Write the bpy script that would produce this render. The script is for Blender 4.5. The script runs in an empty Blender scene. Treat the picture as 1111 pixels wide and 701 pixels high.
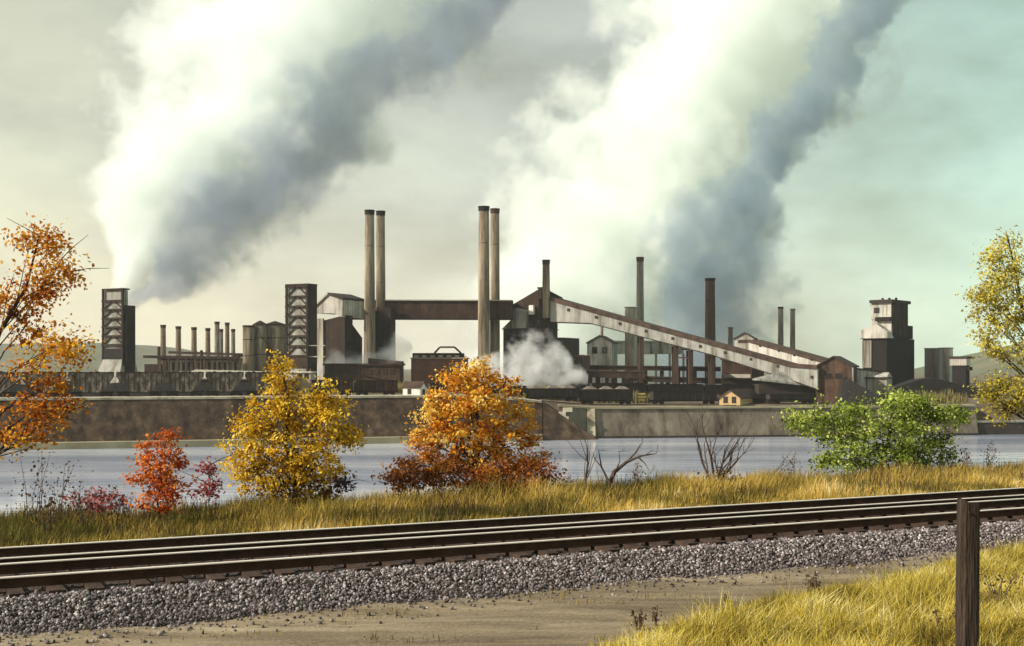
import bpy, bmesh, math, random
import numpy as np
from mathutils import Vector, Matrix, noise as mnoise

random.seed(7)
RNG = np.random.default_rng(11)
SC = bpy.context.scene
COL = SC.collection
R = math.radians

# ------------------------------------------------------------------ camera numbers
FPX, CX, HY, CZ = 1341.0, 555.5, 400.0, 3.2      # focal length in photo pixels, centre, horizon row, eye height


def PX(px, D):
    return (px - CX) * D / FPX


def PZ(py, D):
    return CZ - (py - HY) * D / FPX


def P(px, py, D):
    return Vector((PX(px, D), D, PZ(py, D)))


TH = math.atan2(0.438, 0.9)
CT, ST = math.cos(TH), math.sin(TH)


def UT(u, t, z=0.0):            # along / across the railway -> world
    return Vector((u * CT - t * ST, u * ST + t * CT, z))


def tpos(px, t):                # depth at which the ray of a pixel column crosses the line 'across = t'
    return t / (CT - ST * (px - CX) / FPX)


# ------------------------------------------------------------------ ground heights
WALL = [(-520.0, 125.0), (PX(-60, 246), 246.0), (PX(640, 286), 286.0), (PX(1180, 305), 305.0), (620.0, 400.0)]
WATER_Z = CZ - 16.0


def wall_y(x):
    for (x0, y0), (x1, y1) in zip(WALL, WALL[1:]):
        if x <= x1:
            return y0 + (y1 - y0) * (x - x0) / (x1 - x0)
    return WALL[-1][1]


def wallD(px):
    k = (px - CX) / FPX
    for (x0, y0), (x1, y1) in zip(WALL, WALL[1:]):
        dx, dy = x1 - x0, y1 - y0
        den = k * dy - dx
        if abs(den) < 1e-9:
            continue
        s = (x0 - k * y0) / den
        if -1e-6 <= s <= 1 + 1e-6:
            return y0 + s * dy
    return 300.0


def sm(a, b, x):
    x = min(1.0, max(0.0, (x - a) / (b - a)))
    return x * x * (3 - 2 * x)


def yard_z(x, y):
    return -2.95 - 2.5 * sm(-12, 22, x) + 0.9 * sm(300, 330, y) * sm(-12, 22, x)


def ground_z(x, y):
    w = wall_y(x)
    if y > w - 1.5:
        return yard_z(x, y) if y > w + 2.5 else -14.5
    t = -x * ST + y * CT
    n = 0.12 * mnoise.noise(Vector((x * .25, y * .25, 0))) + 0.06 * mnoise.noise(Vector((x * .8, y * .8, 3)))
    if t < 28:
        return -0.72 + n * sm(10, -20, t)
    br = 40.5 + 1.2 * mnoise.noise(Vector((x * .1, 5, 0)))
    if t < br:
        return -0.72 - 0.85 * (t - 28) / (br - 28) + n
    return max(-14.5, -1.57 - 0.02 * (t - br) ** 2 - 0.30 * (t - br)) + n


# ------------------------------------------------------------------ materials
def new_mat(name):
    m = bpy.data.materials.new(name)
    m.use_nodes = True
    nt = m.node_tree
    for nd in list(nt.nodes):
        nt.nodes.remove(nd)
    out = nt.nodes.new('ShaderNodeOutputMaterial')
    return m, nt, out


def L(nt, a, b):
    nt.links.new(a, b)


def ramp(nt, cols, interp='LINEAR'):
    r = nt.nodes.new('ShaderNodeValToRGB')
    r.color_ramp.interpolation = interp
    el = r.color_ramp.elements
    while len(el) < len(cols):
        el.new(0.5)
    for e, (p, c) in zip(el, cols):
        e.position = p
        e.color = (*c, 1)
    return r


def mat(name, c1, c2, scale=1.0, rough=.85, bump=0.0, stretch=(1, 1, 1), corr=0.0, corr_axis='X', metal=0.0, c3=None, spec=0.3, bscale=None, streak=0.0):
    """weathered surface: two (or three) colours mixed by layered noise, optional corrugation and bump"""
    m, nt, out = new_mat(name)
    tc = nt.nodes.new('ShaderNodeTexCoord')
    mp = nt.nodes.new('ShaderNodeMapping')
    mp.inputs['Scale'].default_value = stretch
    L(nt, tc.outputs['Object'], mp.inputs['Vector'])
    n1 = nt.nodes.new('ShaderNodeTexNoise')
    n1.inputs['Scale'].default_value = scale
    n1.inputs['Detail'].default_value = 8
    n1.inputs['Roughness'].default_value = .65
    L(nt, mp.outputs['Vector'], n1.inputs['Vector'])
    cols = [(.32, c1), (.68, c2)] if c3 is None else [(.28, c1), (.5, c2), (.7, c3)]
    rp = ramp(nt, cols)
    L(nt, n1.outputs['Fac'], rp.inputs['Fac'])
    bs = nt.nodes.new('ShaderNodeBsdfPrincipled')
    bs.inputs['Roughness'].default_value = rough
    colour = rp.outputs['Color']
    if streak:
        ms = nt.nodes.new('ShaderNodeMapping'); ms.inputs['Scale'].default_value = (1.0, 1.0, .09)
        L(nt, tc.outputs['Object'], ms.inputs['Vector'])
        n3 = nt.nodes.new('ShaderNodeTexNoise'); n3.inputs['Scale'].default_value = streak; n3.inputs['Detail'].default_value = 6; n3.inputs['Roughness'].default_value = .7
        L(nt, ms.outputs['Vector'], n3.inputs['Vector'])
        rs = ramp(nt, [(.36, (.38, .31, .26)), (.52, (.95, .93, .90)), (.66, (1.12, 1.1, 1.06))])
        L(nt, n3.outputs['Fac'], rs.inputs['Fac'])
        mm = nt.nodes.new('ShaderNodeMix'); mm.data_type = 'RGBA'; mm.blend_type = 'MULTIPLY'; mm.inputs['Factor'].default_value = 1
        L(nt, colour, mm.inputs['A']); L(nt, rs.outputs['Color'], mm.inputs['B'])
        colour = mm.outputs['Result']
    bs.inputs['Metallic'].default_value = metal
    bs.inputs['Specular IOR Level'].default_value = spec
    L(nt, colour, bs.inputs['Base Color'])
    h = None
    if bump:
        n2 = nt.nodes.new('ShaderNodeTexNoise')
        n2.inputs['Scale'].default_value = bscale or scale * 3
        n2.inputs['Detail'].default_value = 6
        L(nt, mp.outputs['Vector'], n2.inputs['Vector'])
        h = n2.outputs['Fac']
    if corr:
        wv = nt.nodes.new('ShaderNodeTexWave')
        wv.wave_type = 'BANDS'
        wv.bands_direction = corr_axis
        wv.inputs['Scale'].default_value = corr
        wv.inputs['Distortion'].default_value = .3
        L(nt, tc.outputs['Object'], wv.inputs['Vector'])
        h = wv.outputs['Fac']
    if h is not None:
        bp = nt.nodes.new('ShaderNodeBump')
        bp.inputs['Strength'].default_value = bump or .5
        bp.inputs['Distance'].default_value = .15 if corr else .08
        L(nt, h, bp.inputs['Height'])
        L(nt, bp.outputs['Normal'], bs.inputs['Normal'])
    L(nt, bs.outputs['BSDF'], out.inputs['Surface'])
    return m


def leaf_mat(name, cols, transl=.35, patch=None, pscale=.3):
    """leaf colour picked per leaf by the 'tint' attribute; some light comes through the blade"""
    m, nt, out = new_mat(name)
    at = nt.nodes.new('ShaderNodeAttribute')
    at.attribute_name = 'tint'
    fac = at.outputs['Fac']
    if patch:
        tc = nt.nodes.new('ShaderNodeTexCoord')
        nz = nt.nodes.new('ShaderNodeTexNoise')
        nz.inputs['Scale'].default_value = pscale
        nz.inputs['Detail'].default_value = 3
        L(nt, tc.outputs['Object'], nz.inputs['Vector'])
        a1 = nt.nodes.new('ShaderNodeMath'); a1.operation = 'MULTIPLY_ADD'
        a1.inputs[1].default_value = patch; a1.inputs[2].default_value = -patch / 2
        L(nt, nz.outputs['Fac'], a1.inputs[0])
        a2 = nt.nodes.new('ShaderNodeMath'); a2.operation = 'ADD'; a2.use_clamp = True
        L(nt, a1.outputs[0], a2.inputs[0]); L(nt, fac, a2.inputs[1])
        fac = a2.outputs[0]
    rp = ramp(nt, cols)
    L(nt, fac, rp.inputs['Fac'])
    d = nt.nodes.new('ShaderNodeBsdfDiffuse')
    t = nt.nodes.new('ShaderNodeBsdfTranslucent')
    mx = nt.nodes.new('ShaderNodeMixShader')
    mx.inputs['Fac'].default_value = transl
    L(nt, rp.outputs['Color'], d.inputs['Color']); L(nt, rp.outputs['Color'], t.inputs['Color'])
    L(nt, d.outputs[0], mx.inputs[1]); L(nt, t.outputs[0], mx.inputs[2])
    L(nt, mx.outputs[0], out.inputs['Surface'])
    return m


M = {}
M['rust'] = mat('rusty_iron', (.020, .011, .007), (.050, .026, .016), .35, .9, c3=(.085, .045, .026), corr=1.2, streak=0.7)
M['darkrust'] = mat('sooty_iron', (.014, .009, .007), (.032, .019, .013), .4, .9, c3=(.05, .028, .018), streak=0.6)
M['soot'] = mat('soot_black', (.006, .005, .0045), (.018, .013, .011), .6, .9)
M['greyiron'] = mat('weathered_grey_sheet', (.20, .20, .18), (.33, .33, .30), .3, .75, corr=1.6, c3=(.42, .41, .37), streak=0.55)
M['paleiron'] = mat('pale_corrugated_sheet', (.36, .35, .31), (.50, .48, .43), .25, .75, corr=1.6, c3=(.58, .56, .50), streak=0.5)
M['concrete'] = mat('stained_concrete', (.24, .22, .18), (.40, .37, .31), .3, .9, c3=(.48, .45, .38), stretch=(1, 1, .3), streak=0.5)
M['palestack'] = mat('buff_brick_stack', (.10, .077, .052), (.22, .18, .128), .5, .9, c3=(.33, .285, .21), stretch=(1, 1, .12), streak=0.6)
M['brownstack'] = mat('brown_brick_stack', (.030, .017, .012), (.062, .036, .025), .4, .9, c3=(.10, .06, .042), stretch=(1, 1, .2), streak=0.6)
M['greystack'] = mat('grey_stack', (.17, .16, .14), (.27, .25, .22), .4, .9, stretch=(1, 1, .2), streak=0.7)
M['brick'] = mat('brown_brick', (.035, .020, .012), (.075, .042, .026), .5, .9, c3=(.12, .072, .045), streak=0.8)
M['roofdark'] = mat('tarred_roof', (.018, .013, .010), (.05, .034, .025), .5, .85)
M['roofpale'] = mat('dusty_roof', (.28, .25, .20), (.40, .36, .29), .4, .85)
M['roofred'] = mat('rust_red_roof', (.12, .05, .035), (.22, .10, .07), .4, .85)
M['white'] = mat('whitewash', (.70, .68, .62), (.80, .78, .72), .8, .8, streak=0.9)
M['tan'] = mat('tan_boards', (.42, .28, .13), (.55, .38, .19), .8, .8)
M['glass'] = mat('dark_window', (.012, .011, .010), (.03, .028, .025), 1, .15, spec=.5)
M['coal'] = mat('coal', (.008, .007, .006), (.03, .024, .02), 1.2, .8, bump=.8)
M['slag'] = mat('slag_bank_earth', (.025, .013, .008), (.062, .034, .021), .25, .95, c3=(.10, .06, .038), bump=.9, bscale=2.5)
M['pilewall'] = mat('sooty_pile_wall', (.020, .013, .008), (.068, .042, .025), .5, .95, c3=(.14, .095, .058), bump=1.0, bscale=1.6, streak=0.35)
M['revet'] = mat('concrete_revetment', (.075, .062, .045), (.15, .125, .095), .25, .95, c3=(.23, .20, .15), stretch=(1, 1, .6), bump=.7, streak=0.3)
M['coping'] = mat('pale_coping', (.42, .38, .28), (.62, .57, .45), .2, .9, streak=0.3)
M['ledge'] = mat('footing_ledge', (.24, .20, .12), (.38, .33, .21), .2, .9)
M['steelrail'] = mat('rail_side', (.032, .015, .009), (.075, .036, .022), 3, .85, spec=.15)
M['railhead'] = mat('pale_rail_sheen', (.80, .68, .58), (.90, .80, .70), .8, .55, metal=.1, spec=.4)  # sky sheen on the rail tops, put into a pale, mostly diffuse colour
M['tie'] = mat('creosoted_tie', (.016, .008, .005), (.046, .025, .016), 2.5, .9, bump=.7, stretch=(1, 1, 1), c3=(.065, .042, .03))
M['ballast'] = mat('ballast_bed', (.016, .011, .010), (.04, .027, .022), 3.0, .95, bump=1.0, bscale=14, c3=(.085, .065, .058))
M['post'] = mat('old_post_wood', (.012, .008, .006), (.04, .026, .018), 3.5, .95, bump=.9, stretch=(4, 4, .35), c3=(.075, .05, .034))
M['bark'] = mat('bark', (.030, .020, .014), (.07, .05, .036), 4, .95, bump=.6)
M['deadwood'] = mat('dead_wood', (.05, .036, .03), (.11, .08, .065), 4, .95)
M['yard'] = mat('yard_earth', (.055, .036, .024), (.12, .085, .055), .08, .95, c3=(.19, .15, .10), bump=.3)


def gravel_mat():
    m, nt, out = new_mat('crushed_stone')
    at = nt.nodes.new('ShaderNodeAttribute'); at.attribute_name = 'tint'
    rp = ramp(nt, [(0, (.028, .016, .013)), (.25, (.085, .062, .057)), (.55, (.20, .165, .165)), (.8, (.38, .335, .325)), (1, (.62, .56, .52))])
    L(nt, at.outputs['Fac'], rp.inputs['Fac'])
    bs = nt.nodes.new('ShaderNodeBsdfPrincipled'); bs.inputs['Roughness'].default_value = .9
    L(nt, rp.outputs['Color'], bs.inputs['Base Color']); L(nt, bs.outputs[0], out.inputs['Surface'])
    return m


M['stone'] = gravel_mat()


def ground_mat():
    m, nt, out = new_mat('earth_and_turf')
    tc = nt.nodes.new('ShaderNodeTexCoord')
    n1 = nt.nodes.new('ShaderNodeTexNoise'); n1.inputs['Scale'].default_value = .35; n1.inputs['Detail'].default_value = 9
    n1.inputs['Roughness'].default_value = .7
    L(nt, tc.outputs['Object'], n1.inputs['Vector'])
    rp = ramp(nt, [(.3, (.06, .042, .02)), (.5, (.16, .115, .045)), (.7, (.27, .19, .07))])
    L(nt, n1.outputs['Fac'], rp.inputs['Fac'])
    bs = nt.nodes.new('ShaderNodeBsdfPrincipled'); bs.inputs['Roughness'].default_value = .95
    L(nt, rp.outputs['Color'], bs.inputs['Base Color']); L(nt, bs.outputs[0], out.inputs['Surface'])
    return m


M['ground'] = ground_mat()


def dirt_mat():
    m, nt, out = new_mat('dirt_track')
    tc = nt.nodes.new('ShaderNodeTexCoord')
    mp = nt.nodes.new('ShaderNodeMapping'); mp.inputs['Rotation'].default_value = (0, 0, -TH); mp.inputs['Scale'].default_value = (.13, 1, 1)
    L(nt, tc.outputs['Object'], mp.inputs['Vector'])
    n1 = nt.nodes.new('ShaderNodeTexNoise'); n1.inputs['Scale'].default_value = .9; n1.inputs['Detail'].default_value = 9; n1.inputs['Roughness'].default_value = .68
    n2 = nt.nodes.new('ShaderNodeTexNoise'); n2.inputs['Scale'].default_value = 18; n2.inputs['Detail'].default_value = 5
    L(nt, mp.outputs['Vector'], n1.inputs['Vector']); L(nt, tc.outputs['Object'], n2.inputs['Vector'])
    rp = ramp(nt, [(.26, (.055, .038, .018)), (.40, (.14, .10, .055)), (.53, (.25, .19, .115)), (.64, (.36, .29, .19)), (.78, (.46, .39, .28))])
    mx = nt.nodes.new('ShaderNodeMath'); mx.operation = 'MULTIPLY_ADD'; mx.inputs[1].default_value = .32; mx.inputs[2].default_value = -.16
    ad = nt.nodes.new('ShaderNodeMath'); ad.operation = 'ADD'
    L(nt, n2.outputs['Fac'], mx.inputs[0]); L(nt, mx.outputs[0], ad.inputs[0]); L(nt, n1.outputs['Fac'], ad.inputs[1])
    L(nt, ad.outputs[0], rp.inputs['Fac'])
    bs = nt.nodes.new('ShaderNodeBsdfPrincipled'); bs.inputs['Roughness'].default_value = .95
    bp = nt.nodes.new('ShaderNodeBump'); bp.inputs['Strength'].default_value = .6; bp.inputs['Distance'].default_value = .05
    L(nt, ad.outputs[0], bp.inputs['Height']); L(nt, bp.outputs['Normal'], bs.inputs['Normal'])
    L(nt, rp.outputs['Color'], bs.inputs['Base Color']); L(nt, bs.outputs[0], out.inputs['Surface'])
    return m


M['dirt'] = dirt_mat()


def water_mat():
    m, nt, out = new_mat('river_water')
    tc = nt.nodes.new('ShaderNodeTexCoord')
    mp = nt.nodes.new('ShaderNodeMapping'); mp.inputs['Scale'].default_value = (.35, 1.0, 1)
    L(nt, tc.outputs['Object'], mp.inputs['Vector'])
    n1 = nt.nodes.new('ShaderNodeTexNoise'); n1.inputs['Scale'].default_value = .5; n1.inputs['Detail'].default_value = 5
    L(nt, mp.outputs['Vector'], n1.inputs['Vector'])
    bs = nt.nodes.new('ShaderNodeBsdfPrincipled')
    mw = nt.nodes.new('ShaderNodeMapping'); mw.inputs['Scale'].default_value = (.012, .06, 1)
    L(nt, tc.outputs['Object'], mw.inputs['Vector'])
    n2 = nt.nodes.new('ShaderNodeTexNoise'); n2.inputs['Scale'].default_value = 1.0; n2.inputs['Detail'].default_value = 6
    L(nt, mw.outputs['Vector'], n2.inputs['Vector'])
    rw = ramp(nt, [(.35, (.30, .36, .47)), (.5, (.50, .54, .65)), (.65, (.70, .72, .79))])  # pale sky reflection and wind patches put into the water's base colour
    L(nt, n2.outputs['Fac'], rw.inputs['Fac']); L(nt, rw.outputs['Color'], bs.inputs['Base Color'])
    bs.inputs['Roughness'].default_value = .07
    bs.inputs['IOR'].default_value = 1.33
    bs.inputs['Specular IOR Level'].default_value = .6
    bp = nt.nodes.new('ShaderNodeBump'); bp.inputs['Strength'].default_value = .25; bp.inputs['Distance'].default_value = .3
    L(nt, n1.outputs['Fac'], bp.inputs['Height']); L(nt, bp.outputs['Normal'], bs.inputs['Normal'])
    L(nt, bs.outputs[0], out.inputs['Surface'])
    return m


M['water'] = water_mat()
M['hill'] = mat('wooded_hill', (.05, .06, .04), (.10, .11, .065), .012, .95, c3=(.17, .14, .08), bump=.5, bscale=.1)

YEL = [(0, (.10, .055, .012)), (.22, (.34, .17, .015)), (.5, (.70, .43, .025)), (.8, (.82, .58, .06)), (1, (.88, .74, .24))]
ORA = [(0, (.20, .05, .012)), (.3, (.45, .14, .015)), (.65, (.66, .27, .025)), (1, (.80, .48, .06))]
RED = [(0, (.22, .035, .015)), (.4, (.55, .11, .025)), (.75, (.72, .24, .05)), (1, (.75, .28, .06))]
GRN = [(0, (.04, .06, .015)), (.3, (.15, .20, .03)), (.6, (.36, .44, .07)), (1, (.62, .64, .20))]
OLV = [(0, (.20, .15, .03)), (.4, (.44, .36, .05)), (.75, (.66, .56, .09)), (1, (.78, .70, .2))]
M['leaf_yellow'] = leaf_mat('yellow_leaves', YEL)
M['leaf_orange'] = leaf_mat('orange_leaves', ORA)
M['leaf_gold'] = leaf_mat('golden_orange_leaves', [(0, (.16, .04, .012)), (.25, (.48, .13, .015)), (.5, (.66, .26, .02)), (.8, (.78, .48, .06)), (1, (.84, .68, .22))])
M['leaf_rust'] = leaf_mat('rust_brown_leaves', [(0, (.06, .018, .012)), (.45, (.24, .07, .022)), (.75, (.46, .16, .03)), (1, (.62, .28, .05))])
M['leaf_red'] = leaf_mat('red_leaves', RED)
M['leaf_pink'] = leaf_mat('crimson_leaves', [(0, (.12, .03, .03)), (.5, (.36, .09, .09)), (1, (.55, .22, .20))])
M['leaf_green'] = leaf_mat('green_leaves', GRN)
M['leaf_olive'] = leaf_mat('olive_yellow_leaves', OLV)
M['leaf_moss'] = leaf_mat('olive_green_growth', [(0, (.05, .045, .015)), (.5, (.15, .15, .035)), (1, (.32, .29, .08))])
M['leaf_brown'] = leaf_mat('dry_brown_leaves', [(0, (.04, .025, .018)), (.5, (.10, .06, .035)), (1, (.20, .13, .07))])
M['leaf_purple'] = leaf_mat('dusky_leaves', [(0, (.03, .018, .02)), (.5, (.09, .05, .06)), (1, (.18, .11, .12))])
M['grass_bank'] = leaf_mat('autumn_grass', [(0, (.06, .05, .018)), (.25, (.17, .13, .035)), (.5, (.38, .27, .06)), (.72, (.58, .41, .10)), (.88, (.56, .34, .07)), (1, (.72, .62, .30))], .3, 2.4, .33)
M['grass_gold'] = leaf_mat('golden_grass', [(0, (.10, .065, .018)), (.3, (.28, .22, .045)), (.6, (.54, .41, .065)), (.85, (.70, .57, .14)), (1, (.76, .68, .36))], .3, 2.2, .7)
M['brush'] = leaf_mat('yard_brush', [(0, (.06, .05, .02)), (.5, (.20, .16, .06)), (1, (.34, .29, .12))])


# ------------------------------------------------------------------ mesh helpers
def tag(o, label=None, cat=None, group=None, kind=None):
    if label: o['label'] = label
    if cat: o['category'] = cat
    if group: o['group'] = group
    if kind: o['kind'] = kind
    return o


def empty(name, loc, rz=0.0):
    o = bpy.data.objects.new(name, None)
    o.empty_display_size = .5
    COL.objects.link(o)
    o.location = loc
    o.rotation_euler = (0, 0, rz)
    return o


class MB:
    def __init__(s):
        s.v, s.f = [], []

    def add(s, vs, fs):
        b = len(s.v)
        s.v += [tuple(v) for v in vs]
        s.f += [tuple(i + b for i in f) for f in fs]
        return s

    def box(s, x0, x1, y0, y1, z0, z1):
        vs = [(x, y, z) for z in (z0, z1) for y in (y0, y1) for x in (x0, x1)]
        return s.add(vs, [(0, 2, 3, 1), (4, 5, 7, 6), (0, 1, 5, 4), (2, 6, 7, 3), (0, 4, 6, 2), (1, 3, 7, 5)])

    def hull2(s, a, b):                  # two equal polygons -> closed prism
        n = len(a)
        vs = list(a) + list(b)
        fs = [tuple(range(n)), tuple(range(2 * n - 1, n - 1, -1))]
        fs += [(i, n + i, n + (i + 1) % n, (i + 1) % n) for i in range(n)]
        return s.add(vs, fs)

    def prism_xz(s, pts, y0, y1):
        return s.hull2([(x, y0, z) for x, z in pts], [(x, y1, z) for x, z in pts])

    def prism_yz(s, pts, x0, x1):
        return s.hull2([(x0, y, z) for y, z in pts], [(x1, y, z) for y, z in pts])

    def bar(s, p0, p1, w, h=None):
        p0, p1 = Vector(p0), Vector(p1)
        d = (p1 - p0).normalized()
        up = Vector((0, 0, 1)) if abs(d.z) < .95 else Vector((0, 1, 0))
        a = d.cross(up).normalized() * (w / 2)
        b = a.cross(d).normalized() * ((h or w) / 2)
        q = lambda p: [p - a - b, p + a - b, p + a + b, p - a + b]
        return s.hull2(q(p0), q(p1))

    def tube(s, pts, rad, n=8, cap=True):
        pts = [Vector(p) for p in pts]
        vs, fs = [], []
        d0 = (pts[-1] - pts[0]).normalized()
        ref = Vector((0, 0, 1)) if abs(d0.z) < .9 else Vector((1, 0, 0))
        for i, p in enumerate(pts):
            d = (pts[min(i + 1, len(pts) - 1)] - pts[max(i - 1, 0)]).normalized()
            a = d.cross(ref)
            if a.length < 1e-4:
                a = d.cross(Vector((0, 1, 0)))
            a.normalize()
            b = a.cross(d)
            for k in range(n):
                th = 2 * math.pi * k / n
                vs.append(p + (a * math.cos(th) + b * math.sin(th)) * rad[i])
        for i in range(len(pts) - 1):
            for k in range(n):
                k2 = (k + 1) % n
                fs.append((i * n + k, i * n + k2, (i + 1) * n + k2, (i + 1) * n + k))
        if cap:
            fs.append(tuple(range(n)))
            fs.append(tuple(range(len(vs) - 1, len(vs) - n - 1, -1)))
        return s.add(vs, fs)

    def build(s, name, m, parent=None, smooth=False, fix=True):
        me = bpy.data.meshes.new(name)
        me.from_pydata(s.v, [], s.f)
        if fix:
            bm = bmesh.new(); bm.from_mesh(me)
            bmesh.ops.recalc_face_normals(bm, faces=bm.faces)
            bm.to_mesh(me); bm.free()
        if smooth:
            me.polygons.foreach_set('use_smooth', [True] * len(me.polygons))
        me.materials.append(m)
        o = bpy.data.objects.new(name, me)
        COL.objects.link(o)
        if parent is not None:
            o.parent = parent
        return o


def np_mesh(name, V, Fq, m, tint=None, parent=None, k=4):
    """big meshes from arrays: V (n,3), Fq (m,k) face corners, tint one value per face"""
    me = bpy.data.meshes.new(name)
    nf = len(Fq)
    me.vertices.add(len(V)); me.vertices.foreach_set('co', np.ascontiguousarray(V, np.float32).ravel())
    me.loops.add(nf * k); me.loops.foreach_set('vertex_index', np.ascontiguousarray(Fq, np.int32).ravel())
    me.polygons.add(nf); me.polygons.foreach_set('loop_start', np.arange(0, nf * k, k, dtype=np.int32))
    me.update(calc_edges=True)
    if tint is not None:
        a = me.attributes.new('tint', 'FLOAT', 'FACE')
        a.data.foreach_set('value', np.ascontiguousarray(tint, np.float32))
    me.materials.append(m)
    o = bpy.data.objects.new(name, me)
    COL.objects.link(o)
    if parent is not None:
        o.parent = parent
    return o


def copy_tree(o, parent=None):
    c = o.copy()
    COL.objects.link(c)
    if parent is not None:
        c.parent = parent
    for ch in list(o.children):
        copy_tree(ch, c)
    return c


def struct(o):
    o['kind'] = 'structure'
    return o


# ------------------------------------------------------------------ terrain, river, hills
ys = list(np.arange(-30, 8, 4.0)) + list(np.arange(8, 62, .7)) + list(np.arange(62, 120, 3)) + list(np.arange(120, 236, 12)) + \
    list(np.arange(236, 330, 3)) + list(np.arange(330, 600, 20)) + [640, 720, 820, 1000, 1300, 1800, 2600, 4000, 7000, 12000]
ss = np.linspace(-1.5, 1.5, 261)
V = []
for y in ys:
    for s_ in ss:
        x = s_ * (abs(y) * .95 + 45)
        V.append((x, y, ground_z(x, y)))
nc = len(ss)
F4 = [(r * nc + c, r * nc + c + 1, (r + 1) * nc + c + 1, (r + 1) * nc + c) for r in range(len(ys) - 1) for c in range(nc - 1)]


def terrain_mat():
    m, nt, out = new_mat('terrain_surface')
    tc = nt.nodes.new('ShaderNodeTexCoord')
    sx = nt.nodes.new('ShaderNodeSeparateXYZ'); L(nt, tc.outputs['Object'], sx.inputs[0])
    n1 = nt.nodes.new('ShaderNodeTexNoise'); n1.inputs['Scale'].default_value = .35; n1.inputs['Detail'].default_value = 9; n1.inputs['Roughness'].default_value = .7
    L(nt, tc.outputs['Object'], n1.inputs['Vector'])
    near = ramp(nt, [(.3, (.08, .06, .025)), (.5, (.22, .16, .05)), (.7, (.36, .27, .09))])
    far = ramp(nt, [(.3, (.05, .034, .022)), (.5, (.11, .08, .05)), (.7, (.20, .16, .10))])
    L(nt, n1.outputs['Fac'], near.inputs['Fac']); L(nt, n1.outputs['Fac'], far.inputs['Fac'])
    mr = nt.nodes.new('ShaderNodeMapRange'); mr.inputs['From Min'].default_value = 120; mr.inputs['From Max'].default_value = 121
    L(nt, sx.outputs['Y'], mr.inputs['Value'])
    mx = nt.nodes.new('ShaderNodeMix'); mx.data_type = 'RGBA'
    L(nt, mr.outputs[0], mx.inputs['Factor']); L(nt, near.outputs['Color'], mx.inputs['A']); L(nt, far.outputs['Color'], mx.inputs['B'])
    bs = nt.nodes.new('ShaderNodeBsdfPrincipled'); bs.inputs['Roughness'].default_value = .95
    L(nt, mx.outputs['Result'], bs.inputs['Base Color']); L(nt, bs.outputs[0], out.inputs['Surface'])
    return m


ter = np_mesh('ground', np.array(V), np.array(F4), terrain_mat())
ter.data.polygons.foreach_set('use_smooth', [True] * len(ter.data.polygons))
struct(ter)

wb = MB()
wb.add([(-900, 45, WATER_Z), (900, 45, WATER_Z), (900, 420, WATER_Z), (-900, 420, WATER_Z)], [(0, 1, 2, 3)])
struct(wb.build('river_water', M['water'], fix=False))


def hills(name, D, prof, thick, z0):
    """a ridge with rounded cross-section; prof = [(px, top row)]"""
    pxs = np.arange(prof[0][0], prof[-1][0] + 1, 12.0)
    rows = []
    for k in range(9):
        th = math.pi * k / 8
        row = []
        for px in pxs:
            top = np.interp(px, [p[0] for p in prof], [p[1] for p in prof])
            zt = PZ(top, D) + 5.0 * mnoise.noise(Vector((px * .02, k * .3, D))) + 2.5 * mnoise.noise(Vector((px * .09, k * .8, D)))
            z = z0 + (zt - z0) * math.sin(th) ** .8
            row.append((PX(px, D), D - math.cos(th) * thick, z))
        rows.append(row)
    V = [p for r in rows for p in r]
    n = len(pxs)
    F = [(r * n + c, r * n + c + 1, (r + 1) * n + c + 1, (r + 1) * n + c) for r in range(8) for c in range(n - 1)]
    o = np_mesh(name, np.array(V), np.array(F), M['hill'])
    o.data.polygons.foreach_set('use_smooth', [True] * len(F))
    return struct(o)


hills('hills', 2600, [(-500, 380), (-150, 366), (20, 374), (110, 372), (170, 375), (260, 392), (330, 399), (420, 402)], 500, -6)
hills('hills', 1700, [(900, 410), (1000, 408), (1050, 404), (1090, 388), (1160, 366), (1260, 352), (1500, 350), (1700, 380)], 380, -6)

# ------------------------------------------------------------------ railway
NEAR_T, FAR_T, GAUGE = 21.18, 25.02, 1.435
prof = [(18.1, -.80), (18.55, -.56), (19.0, -.44), (19.62, -.235), (22.75, -.235), (23.55, -.485), (26.5, -.485), (27.3, -.78), (27.9, -1.0)]


def bed_z(t):
    return float(np.interp(t, [p[0] for p in prof], [p[1] for p in prof]))


us = np.arange(-60, 121, .5)
V, F4 = [], []
tl = []
for (a, za), (b, zb) in zip(prof, prof[1:]):
    k = max(1, int((b - a) / .25))
    tl += [a + (b - a) * i / k for i in range(k)]
tl.append(prof[-1][0])
for t in tl:
    for u in us:
        z = bed_z(t) + .025 * mnoise.noise(Vector((u * 1.3, t * 1.7, 0)))
        V.append(UT(u, t, z))
n = len(us)
F4 = [(r * n + c, r * n + c + 1, (r + 1) * n + c + 1, (r + 1) * n + c) for r in range(len(tl) - 1) for c in range(n - 1)]
struct(np_mesh('track_bed', np.array(V), np.array(F4), M['ballast']))

# dirt track between the railway and the camera
V = []
ts = np.arange(2, 18.9, .35)
us = np.arange(-30, 62, .3)


def dirt_z(u, t):
    rut = -.05 * (math.exp(-((t - 16.1) / .25) ** 2) + math.exp(-((t - 17.6) / .25) ** 2))
    return -.55 + rut + .05 * mnoise.noise(Vector((u * .4, t * .7, 9))) + .035 * mnoise.noise(Vector((u * 1.6, t * 2.4, 4)))


for t in ts:
    for u in us:
        V.append(UT(u, t, dirt_z(u, t)))
n = len(us)
F4 = [(r * n + c, r * n + c + 1, (r + 1) * n + c + 1, (r + 1) * n + c) for r in range(len(ts) - 1) for c in range(n - 1)]
o = np_mesh('dirt_path', np.array(V), np.array(F4), M['dirt'])
o.data.polygons.foreach_set('use_smooth', [True] * len(F4))
struct(o)


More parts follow.
